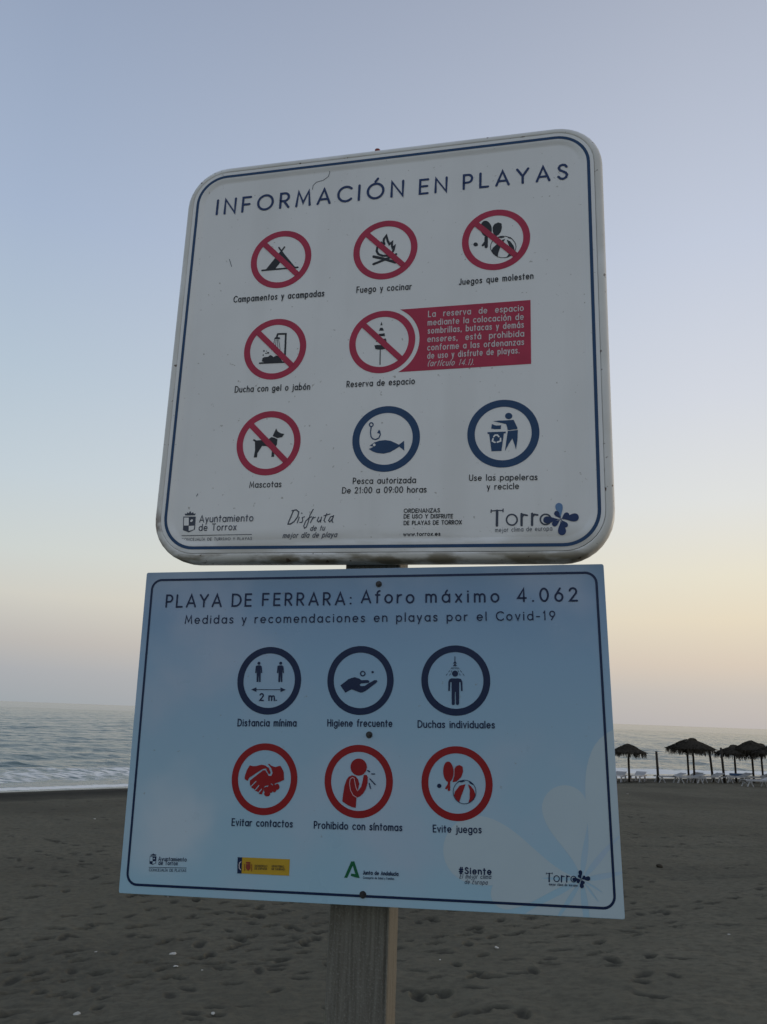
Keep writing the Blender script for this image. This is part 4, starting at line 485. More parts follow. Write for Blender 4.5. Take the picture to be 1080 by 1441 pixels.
    'torro': ('U',[('S',[(0.2796,-0.414),(0.2792,-0.4462)],0.0054,'k'),('S',[(0.2672,-0.4144),(0.2792,-0.4132),(0.2924,-0.4138)],0.0024,'k'),('S',[(0.2671,-0.4118),(0.2668,-0.4174)],0.0024,'k'),('S',[(0.2924,-0.4106),(0.2921,-0.4167)],0.0024,'k'),('S',[(0.3217,-0.4344),(0.3214,-0.4372),(0.3204,-0.4398),(0.3188,-0.4421),(0.3168,-0.4439),(0.3145,-0.4451),(0.3118,-0.4458),(0.3092,-0.4457),(0.3065,-0.445),(0.3042,-0.4437),(0.3022,-0.4418),(0.3006,-0.4395),(0.2997,-0.4368),(0.2994,-0.4341),(0.2997,-0.4313),(0.3007,-0.4287),(0.3022,-0.4264),(0.3042,-0.4246),(0.3066,-0.4233),(0.3092,-0.4227),(0.3119,-0.4227),(0.3146,-0.4235),(0.3169,-0.4248),(0.3189,-0.4267),(0.3204,-0.429),(0.3214,-0.4316),(0.3217,-0.4344)],0.0033,'k'),('S',[(0.331,-0.422),(0.3308,-0.4465)],0.0049,'k'),('S',[(0.3323,-0.428),(0.3352,-0.4235),(0.3424,-0.4252)],0.0039,'k'),('S',[(0.353,-0.4218),(0.3525,-0.4464)],0.0049,'k'),('S',[(0.3542,-0.4278),(0.3573,-0.4235),(0.3642,-0.4248)],0.0039,'k'),('S',[(0.3916,-0.4348),(0.3913,-0.4374),(0.3903,-0.4399),(0.3888,-0.4421),(0.3868,-0.4438),(0.3844,-0.445),(0.3819,-0.4456),(0.3792,-0.4456),(0.3767,-0.4449),(0.3744,-0.4436),(0.3724,-0.4418),(0.3709,-0.4396),(0.37,-0.4371),(0.3697,-0.4344),(0.3701,-0.4318),(0.3711,-0.4293),(0.3726,-0.4271),(0.3746,-0.4253),(0.377,-0.4241),(0.3795,-0.4235),(0.3822,-0.4236),(0.3847,-0.4243),(0.3871,-0.4256),(0.389,-0.4274),(0.3905,-0.4296),(0.3914,-0.4321),(0.3916,-0.4348)],0.0033,'k')]),
    'coat': ('U',[('P',[(-0.4429,-0.4115),(-0.4447,-0.4069),(-0.4402,-0.4083),(-0.4376,-0.404),(-0.4344,-0.4067),(-0.4313,-0.4011),(-0.4274,-0.4069),(-0.4237,-0.4039),(-0.4212,-0.4085),(-0.4168,-0.4067),(-0.4183,-0.4119)],'k'),('P',[(-0.4472,-0.4145),(-0.416,-0.415),(-0.415,-0.4458),(-0.4301,-0.4523),(-0.445,-0.4469)],'k'),('P',[(-0.4449,-0.4171),(-0.4329,-0.4173),(-0.4314,-0.4362),(-0.4437,-0.436)],'bg'),('P',[(-0.4406,-0.4202),(-0.4354,-0.4203),(-0.4348,-0.4298),(-0.4396,-0.4297)],'k'),('P',[(-0.4309,-0.4373),(-0.417,-0.4368),(-0.4177,-0.4458),(-0.4301,-0.449)],'bg'),('P',[(-0.4224,-0.4223),(-0.422,-0.4228),(-0.4218,-0.4234),(-0.4218,-0.4241),(-0.4219,-0.4248),(-0.4222,-0.4255),(-0.4226,-0.4261),(-0.4232,-0.4267),(-0.4239,-0.4272),(-0.4246,-0.4275),(-0.4254,-0.4277),(-0.4261,-0.4278),(-0.4269,-0.4277),(-0.4275,-0.4274),(-0.428,-0.427),(-0.4284,-0.4265),(-0.4286,-0.4259),(-0.4286,-0.4252),(-0.4285,-0.4245),(-0.4282,-0.4238),(-0.4278,-0.4232),(-0.4272,-0.4226),(-0.4265,-0.4221),(-0.4258,-0.4218),(-0.425,-0.4216),(-0.4242,-0.4215),(-0.4235,-0.4216),(-0.4229,-0.4219)],'bg')]),
    'disf': ('U',[('S',[(-0.1887,-0.4362),(-0.1861,-0.4278),(-0.1781,-0.4066)],0.0027,'k'),('S',[(-0.181,-0.4053),(-0.1713,-0.4034),(-0.1648,-0.4084),(-0.1664,-0.419),(-0.175,-0.4311),(-0.1832,-0.4362),(-0.189,-0.4363)],0.0027,'k'),('S',[(-0.1629,-0.4206),(-0.167,-0.4339)],0.0021,'k'),('P',[(-0.156,-0.4116),(-0.156,-0.4119),(-0.1561,-0.4123),(-0.1563,-0.4125),(-0.1565,-0.4128),(-0.1568,-0.413),(-0.1571,-0.4131),(-0.1575,-0.4131),(-0.1578,-0.413),(-0.1581,-0.4129),(-0.1585,-0.4127),(-0.1587,-0.4125),(-0.1589,-0.4122),(-0.1591,-0.4119),(-0.1591,-0.4115),(-0.1591,-0.4112),(-0.159,-0.4109),(-0.1588,-0.4106),(-0.1586,-0.4104),(-0.1583,-0.4102),(-0.158,-0.4101),(-0.1577,-0.41),(-0.1573,-0.4101),(-0.157,-0.4102),(-0.1567,-0.4104),(-0.1564,-0.4106),(-0.1562,-0.4109),(-0.1561,-0.4113)],'k'),('S',[(-0.1505,-0.4196),(-0.1557,-0.4219),(-0.1542,-0.428),(-0.1562,-0.4332),(-0.1612,-0.4328)],0.0021,'k'),('S',[(-0.131,-0.4029),(-0.1379,-0.4165),(-0.1409,-0.4316),(-0.1448,-0.4436),(-0.1489,-0.4463),(-0.1511,-0.4413),(-0.1471,-0.43),(-0.1399,-0.4225),(-0.1338,-0.4203)],0.0022,'k'),('S',[(-0.1299,-0.4204),(-0.1358,-0.4339)],0.0022,'k'),('S',[(-0.1345,-0.4302),(-0.1298,-0.4234),(-0.1248,-0.4213)],0.0021,'k'),('S',[(-0.1171,-0.4214),(-0.1202,-0.4296),(-0.1165,-0.4327),(-0.1126,-0.4275)],0.0022,'k'),('S',[(-0.1104,-0.4212),(-0.1123,-0.4328)],0.0022,'k'),('S',[(-0.0985,-0.4134),(-0.1044,-0.4291),(-0.1012,-0.4331)],0.0022,'k'),('S',[(-0.105,-0.4183),(-0.0911,-0.4146)],0.0019,'k'),('S',[(-0.083,-0.4193),(-0.0896,-0.4211),(-0.0937,-0.4293),(-0.0905,-0.4327),(-0.0848,-0.4252)],0.0022,'k'),('S',[(-0.0826,-0.4182),(-0.0858,-0.4302),(-0.0833,-0.4343)],0.0022,'k')]),
    'gob': ('D',[('P',[(-0.2407,-0.254),(-0.1405,-0.2538),(-0.1408,-0.2841),(-0.2397,-0.2841)],'yellow'),('P',[(-0.2494,-0.2541),(-0.2399,-0.254),(-0.2395,-0.2841),(-0.2484,-0.2842)],'n'),('S',[(-0.2416,-0.2624),(-0.2446,-0.2643),(-0.2454,-0.2687),(-0.2444,-0.2747),(-0.2415,-0.2771)],0.0017,'pale'),('P',[(-0.2317,-0.262),(-0.2216,-0.2618),(-0.2224,-0.2651),(-0.2304,-0.2651)],'crest'),('P',[(-0.2309,-0.2659),(-0.2218,-0.2655),(-0.2214,-0.2738),(-0.2255,-0.2786),(-0.2304,-0.2742)],'crest'),('P',[(-0.224,-0.2705),(-0.224,-0.2711),(-0.2241,-0.2717),(-0.2243,-0.2722),(-0.2246,-0.2726),(-0.225,-0.273),(-0.2254,-0.2732),(-0.2258,-0.2733),(-0.2262,-0.2732),(-0.2266,-0.273),(-0.227,-0.2727),(-0.2274,-0.2723),(-0.2276,-0.2718),(-0.2278,-0.2712),(-0.2279,-0.2707),(-0.2279,-0.2701),(-0.2278,-0.2695),(-0.2276,-0.269),(-0.2273,-0.2685),(-0.2269,-0.2682),(-0.2265,-0.268),(-0.2261,-0.2679),(-0.2257,-0.2679),(-0.2252,-0.2681),(-0.2249,-0.2684),(-0.2245,-0.2688),(-0.2243,-0.2693),(-0.2241,-0.2699)],'pale'),('S',[(-0.2338,-0.2664),(-0.2334,-0.2786)],0.0013,'crest'),('S',[(-0.219,-0.2661),(-0.2186,-0.2786)],0.0013,'crest')]),
    'junta': ('D',[('P',[(-0.029,-0.283),(-0.0155,-0.2528),(-0.0092,-0.2526),(0.002,-0.2822),(-0.0046,-0.282),(-0.0159,-0.2791),(-0.015,-0.2749),(-0.0068,-0.2754),(-0.0122,-0.2605),(-0.0228,-0.2828)],'green')]),
    'torro2': ('D',[('S',[(0.3666,-0.2589),(0.3658,-0.2732)],0.0024,'k'),('S',[(0.3611,-0.2592),(0.3664,-0.2586),(0.3722,-0.2587)],0.001,'k'),('S',[(0.3612,-0.2581),(0.3609,-0.2606)],0.001,'k'),('S',[(0.3723,-0.2573),(0.372,-0.26)],0.001,'k'),('S',[(0.3848,-0.2675),(0.3846,-0.2688),(0.3841,-0.2699),(0.3834,-0.271),(0.3825,-0.2718),(0.3814,-0.2724),(0.3802,-0.2727),(0.379,-0.2727),(0.3779,-0.2724),(0.3769,-0.2719),(0.376,-0.271),(0.3754,-0.27),(0.375,-0.2689),(0.3749,-0.2676),(0.3751,-0.2664),(0.3756,-0.2652),(0.3763,-0.2642),(0.3772,-0.2633),(0.3783,-0.2627),(0.3795,-0.2624),(0.3807,-0.2624),(0.3818,-0.2627),(0.3828,-0.2633),(0.3837,-0.2641),(0.3843,-0.2651),(0.3847,-0.2663),(0.3848,-0.2675)],0.0015,'k'),('S',[(0.3891,-0.2619),(0.3886,-0.2728)],0.0022,'k'),('S',[(0.3896,-0.2645),(0.391,-0.2625),(0.3941,-0.2632)],0.0017,'k'),('S',[(0.3989,-0.2615),(0.3983,-0.2726)],0.0022,'k'),('S',[(0.3993,-0.2642),(0.4008,-0.2622),(0.4038,-0.2627)],0.0017,'k'),('S',[(0.416,-0.2669),(0.4158,-0.2681),(0.4153,-0.2692),(0.4146,-0.2702),(0.4136,-0.271),(0.4126,-0.2716),(0.4114,-0.2719),(0.4102,-0.2719),(0.4091,-0.2716),(0.4081,-0.2711),(0.4072,-0.2703),(0.4066,-0.2693),(0.4062,-0.2682),(0.4062,-0.267),(0.4064,-0.2658),(0.4068,-0.2647),(0.4075,-0.2637),(0.4085,-0.2629),(0.4095,-0.2623),(0.4107,-0.262),(0.4119,-0.262),(0.413,-0.2623),(0.414,-0.2628),(0.4149,-0.2636),(0.4155,-0.2646),(0.4159,-0.2657),(0.416,-0.2669)],0.0015,'k')]),
    'flower2': ('D',[('P',[(0.425,-0.2666),(0.425,-0.2653),(0.4251,-0.2639),(0.4254,-0.2624),(0.4259,-0.261),(0.4263,-0.2596),(0.4268,-0.2581),(0.4271,-0.2567),(0.4273,-0.2553),(0.4273,-0.2539),(0.4271,-0.2529),(0.4266,-0.2521),(0.4259,-0.2514),(0.425,-0.251),(0.4241,-0.2509),(0.4231,-0.251),(0.4222,-0.2515),(0.4215,-0.2521),(0.4209,-0.253),(0.4206,-0.254),(0.4205,-0.255),(0.4208,-0.2563),(0.4212,-0.2576),(0.4218,-0.2589),(0.4224,-0.2602),(0.4231,-0.2614),(0.4238,-0.2627),(0.4243,-0.264),(0.4247,-0.2653),(0.4249,-0.2666)],'k'),('P',[(0.425,-0.2666),(0.4247,-0.266),(0.4244,-0.2652),(0.4243,-0.2644),(0.4242,-0.2636),(0.4242,-0.2627),(0.4241,-0.2619),(0.424,-0.2611),(0.4238,-0.2603),(0.4234,-0.2597),(0.423,-0.2592),(0.4224,-0.2588),(0.4218,-0.2587),(0.4211,-0.2587),(0.4205,-0.259),(0.4199,-0.2594),(0.4195,-0.2599),(0.4192,-0.2606),(0.4191,-0.2613),(0.4192,-0.262),(0.4195,-0.2626),(0.4199,-0.2632),(0.4205,-0.2637),(0.4212,-0.2641),(0.4219,-0.2644),(0.4226,-0.2648),(0.4233,-0.2652),(0.424,-0.2656),(0.4245,-0.2661),(0.4249,-0.2667)],'k'),('P',[(0.425,-0.2667),(0.4256,-0.2663),(0.4264,-0.266),(0.4271,-0.2659),(0.428,-0.2658),(0.4288,-0.2657),(0.4296,-0.2656),(0.4304,-0.2655),(0.4312,-0.2652),(0.4318,-0.2648),(0.4324,-0.2643),(0.4328,-0.2637),(0.433,-0.2629),(0.433,-0.2622),(0.4328,-0.2615),(0.4324,-0.2608),(0.4319,-0.2604),(0.4312,-0.2601),(0.4305,-0.26),(0.4298,-0.2601),(0.4291,-0.2605),(0.4286,-0.261),(0.4281,-0.2616),(0.4277,-0.2624),(0.4273,-0.2632),(0.4269,-0.264),(0.4265,-0.2648),(0.426,-0.2655),(0.4255,-0.2661),(0.425,-0.2666)],'k'),('P',[(0.425,-0.2667),(0.4264,-0.2666),(0.4279,-0.2667),(0.4293,-0.2669),(0.4308,-0.2673),(0.4323,-0.2678),(0.4338,-0.2682),(0.4352,-0.2686),(0.4367,-0.2687),(0.4381,-0.2686),(0.4392,-0.2683),(0.4401,-0.2677),(0.4408,-0.2669),(0.4413,-0.2659),(0.4415,-0.2648),(0.4415,-0.2637),(0.4411,-0.2626),(0.4405,-0.2618),(0.4396,-0.2612),(0.4386,-0.2609),(0.4376,-0.2609),(0.4362,-0.2612),(0.4347,-0.2618),(0.4334,-0.2625),(0.432,-0.2633),(0.4306,-0.2642),(0.4292,-0.2651),(0.4278,-0.2658),(0.4264,-0.2663),(0.425,-0.2666)],'k'),('P',[(0.4249,-0.2667),(0.4253,-0.2673),(0.4256,-0.2681),(0.4258,-0.2689),(0.4259,-0.2697),(0.426,-0.2706),(0.4262,-0.2715),(0.4263,-0.2723),(0.4266,-0.2731),(0.427,-0.2737),(0.4274,-0.2742),(0.428,-0.2745),(0.4287,-0.2747),(0.4293,-0.2746),(0.43,-0.2743),(0.4305,-0.2739),(0.4309,-0.2733),(0.4312,-0.2726),(0.4313,-0.2719),(0.4311,-0.2712),(0.4308,-0.2706),(0.4303,-0.2701),(0.4297,-0.2696),(0.429,-0.2692),(0.4283,-0.2688),(0.4275,-0.2685),(0.4268,-0.2681),(0.4261,-0.2677),(0.4255,-0.2672),(0.425,-0.2666)],'k'),('P',[(0.4249,-0.2666),(0.4249,-0.2679),(0.4247,-0.2692),(0.4242,-0.2706),(0.4237,-0.2719),(0.4231,-0.2733),(0.4226,-0.2746),(0.4221,-0.276),(0.4218,-0.2773),(0.4218,-0.2786),(0.422,-0.2796),(0.4225,-0.2806),(0.4232,-0.2813),(0.4241,-0.2818),(0.4251,-0.282),(0.4262,-0.2819),(0.4272,-0.2815),(0.428,-0.2808),(0.4287,-0.2799),(0.4291,-0.2788),(0.4292,-0.2777),(0.429,-0.2765),(0.4286,-0.2752),(0.4281,-0.274),(0.4274,-0.2728),(0.4267,-0.2716),(0.426,-0.2704),(0.4255,-0.2691),(0.4252,-0.2679),(0.425,-0.2666)],'k'),('P',[(0.4249,-0.2666),(0.4243,-0.267),(0.4235,-0.2674),(0.4227,-0.2676),(0.4218,-0.2678),(0.4209,-0.2679),(0.42,-0.268),(0.4192,-0.2683),(0.4184,-0.2686),(0.4177,-0.269),(0.4172,-0.2695),(0.4168,-0.2702),(0.4166,-0.271),(0.4166,-0.2717),(0.4168,-0.2724),(0.4172,-0.273),(0.4178,-0.2735),(0.4184,-0.2737),(0.4192,-0.2738),(0.4199,-0.2736),(0.4205,-0.2732),(0.4211,-0.2727),(0.4217,-0.272),(0.4221,-0.2712),(0.4225,-0.2704),(0.4229,-0.2695),(0.4234,-0.2687),(0.4238,-0.2679),(0.4244,-0.2672),(0.425,-0.2667)],'k'),('P',[(0.425,-0.2666),(0.4235,-0.2666),(0.4221,-0.2664),(0.4207,-0.2661),(0.4192,-0.2656),(0.4178,-0.2651),(0.4164,-0.2647),(0.4149,-0.2643),(0.4135,-0.2641),(0.412,-0.2641),(0.4111,-0.2643),(0.4103,-0.2647),(0.4096,-0.2654),(0.4091,-0.2662),(0.4089,-0.2672),(0.4089,-0.2681),(0.4091,-0.269),(0.4096,-0.2698),(0.4103,-0.2704),(0.4111,-0.2708),(0.412,-0.2708),(0.4135,-0.2706),(0.4149,-0.2702),(0.4164,-0.2697),(0.4178,-0.269),(0.4192,-0.2684),(0.4207,-0.2677),(0.4221,-0.2672),(0.4235,-0.2669),(0.425,-0.2667)],'k')]),
    'coat2': ('D',[('P',[(-0.4362,-0.2583),(-0.437,-0.2564),(-0.4349,-0.2569),(-0.4337,-0.255),(-0.4322,-0.2561),(-0.4308,-0.2536),(-0.429,-0.256),(-0.4272,-0.2546),(-0.4261,-0.2565),(-0.424,-0.2556),(-0.4248,-0.2579)],'k'),('P',[(-0.4382,-0.2597),(-0.4237,-0.2592),(-0.4235,-0.2723),(-0.4306,-0.2755),(-0.4375,-0.2735)],'k'),('P',[(-0.4372,-0.2608),(-0.4316,-0.2606),(-0.4311,-0.2686),(-0.4368,-0.2688)],'bg'),('P',[(-0.4352,-0.262),(-0.4328,-0.2619),(-0.4326,-0.2659),(-0.4349,-0.266)],'k'),('P',[(-0.4308,-0.2691),(-0.4244,-0.2685),(-0.4248,-0.2723),(-0.4306,-0.274)],'bg'),('P',[(-0.4268,-0.2624),(-0.4266,-0.2626),(-0.4265,-0.2629),(-0.4265,-0.2632),(-0.4265,-0.2635),(-0.4267,-0.2638),(-0.4269,-0.2641),(-0.4272,-0.2643),(-0.4275,-0.2645),(-0.4278,-0.2647),(-0.4282,-0.2648),(-0.4286,-0.2649),(-0.4289,-0.2648),(-0.4292,-0.2647),(-0.4294,-0.2646),(-0.4296,-0.2644),(-0.4297,-0.2641),(-0.4297,-0.2638),(-0.4296,-0.2635),(-0.4295,-0.2632),(-0.4293,-0.2629),(-0.429,-0.2627),(-0.4287,-0.2624),(-0.4283,-0.2623),(-0.428,-0.2622),(-0.4276,-0.2621),(-0.4273,-0.2622),(-0.427,-0.2623)],'bg')]),
    'bannerpts': ('U',[(0.0553,0.0743),(0.3544,0.075),(0.3543,-0.0807),(0.0575,-0.0821)]),
    'line1': ('U',[(-0.4464,-0.46),(-0.2741,-0.459)]),
    'line2': ('D',[(-0.4383,-0.2805),(-0.3572,-0.2786)]),
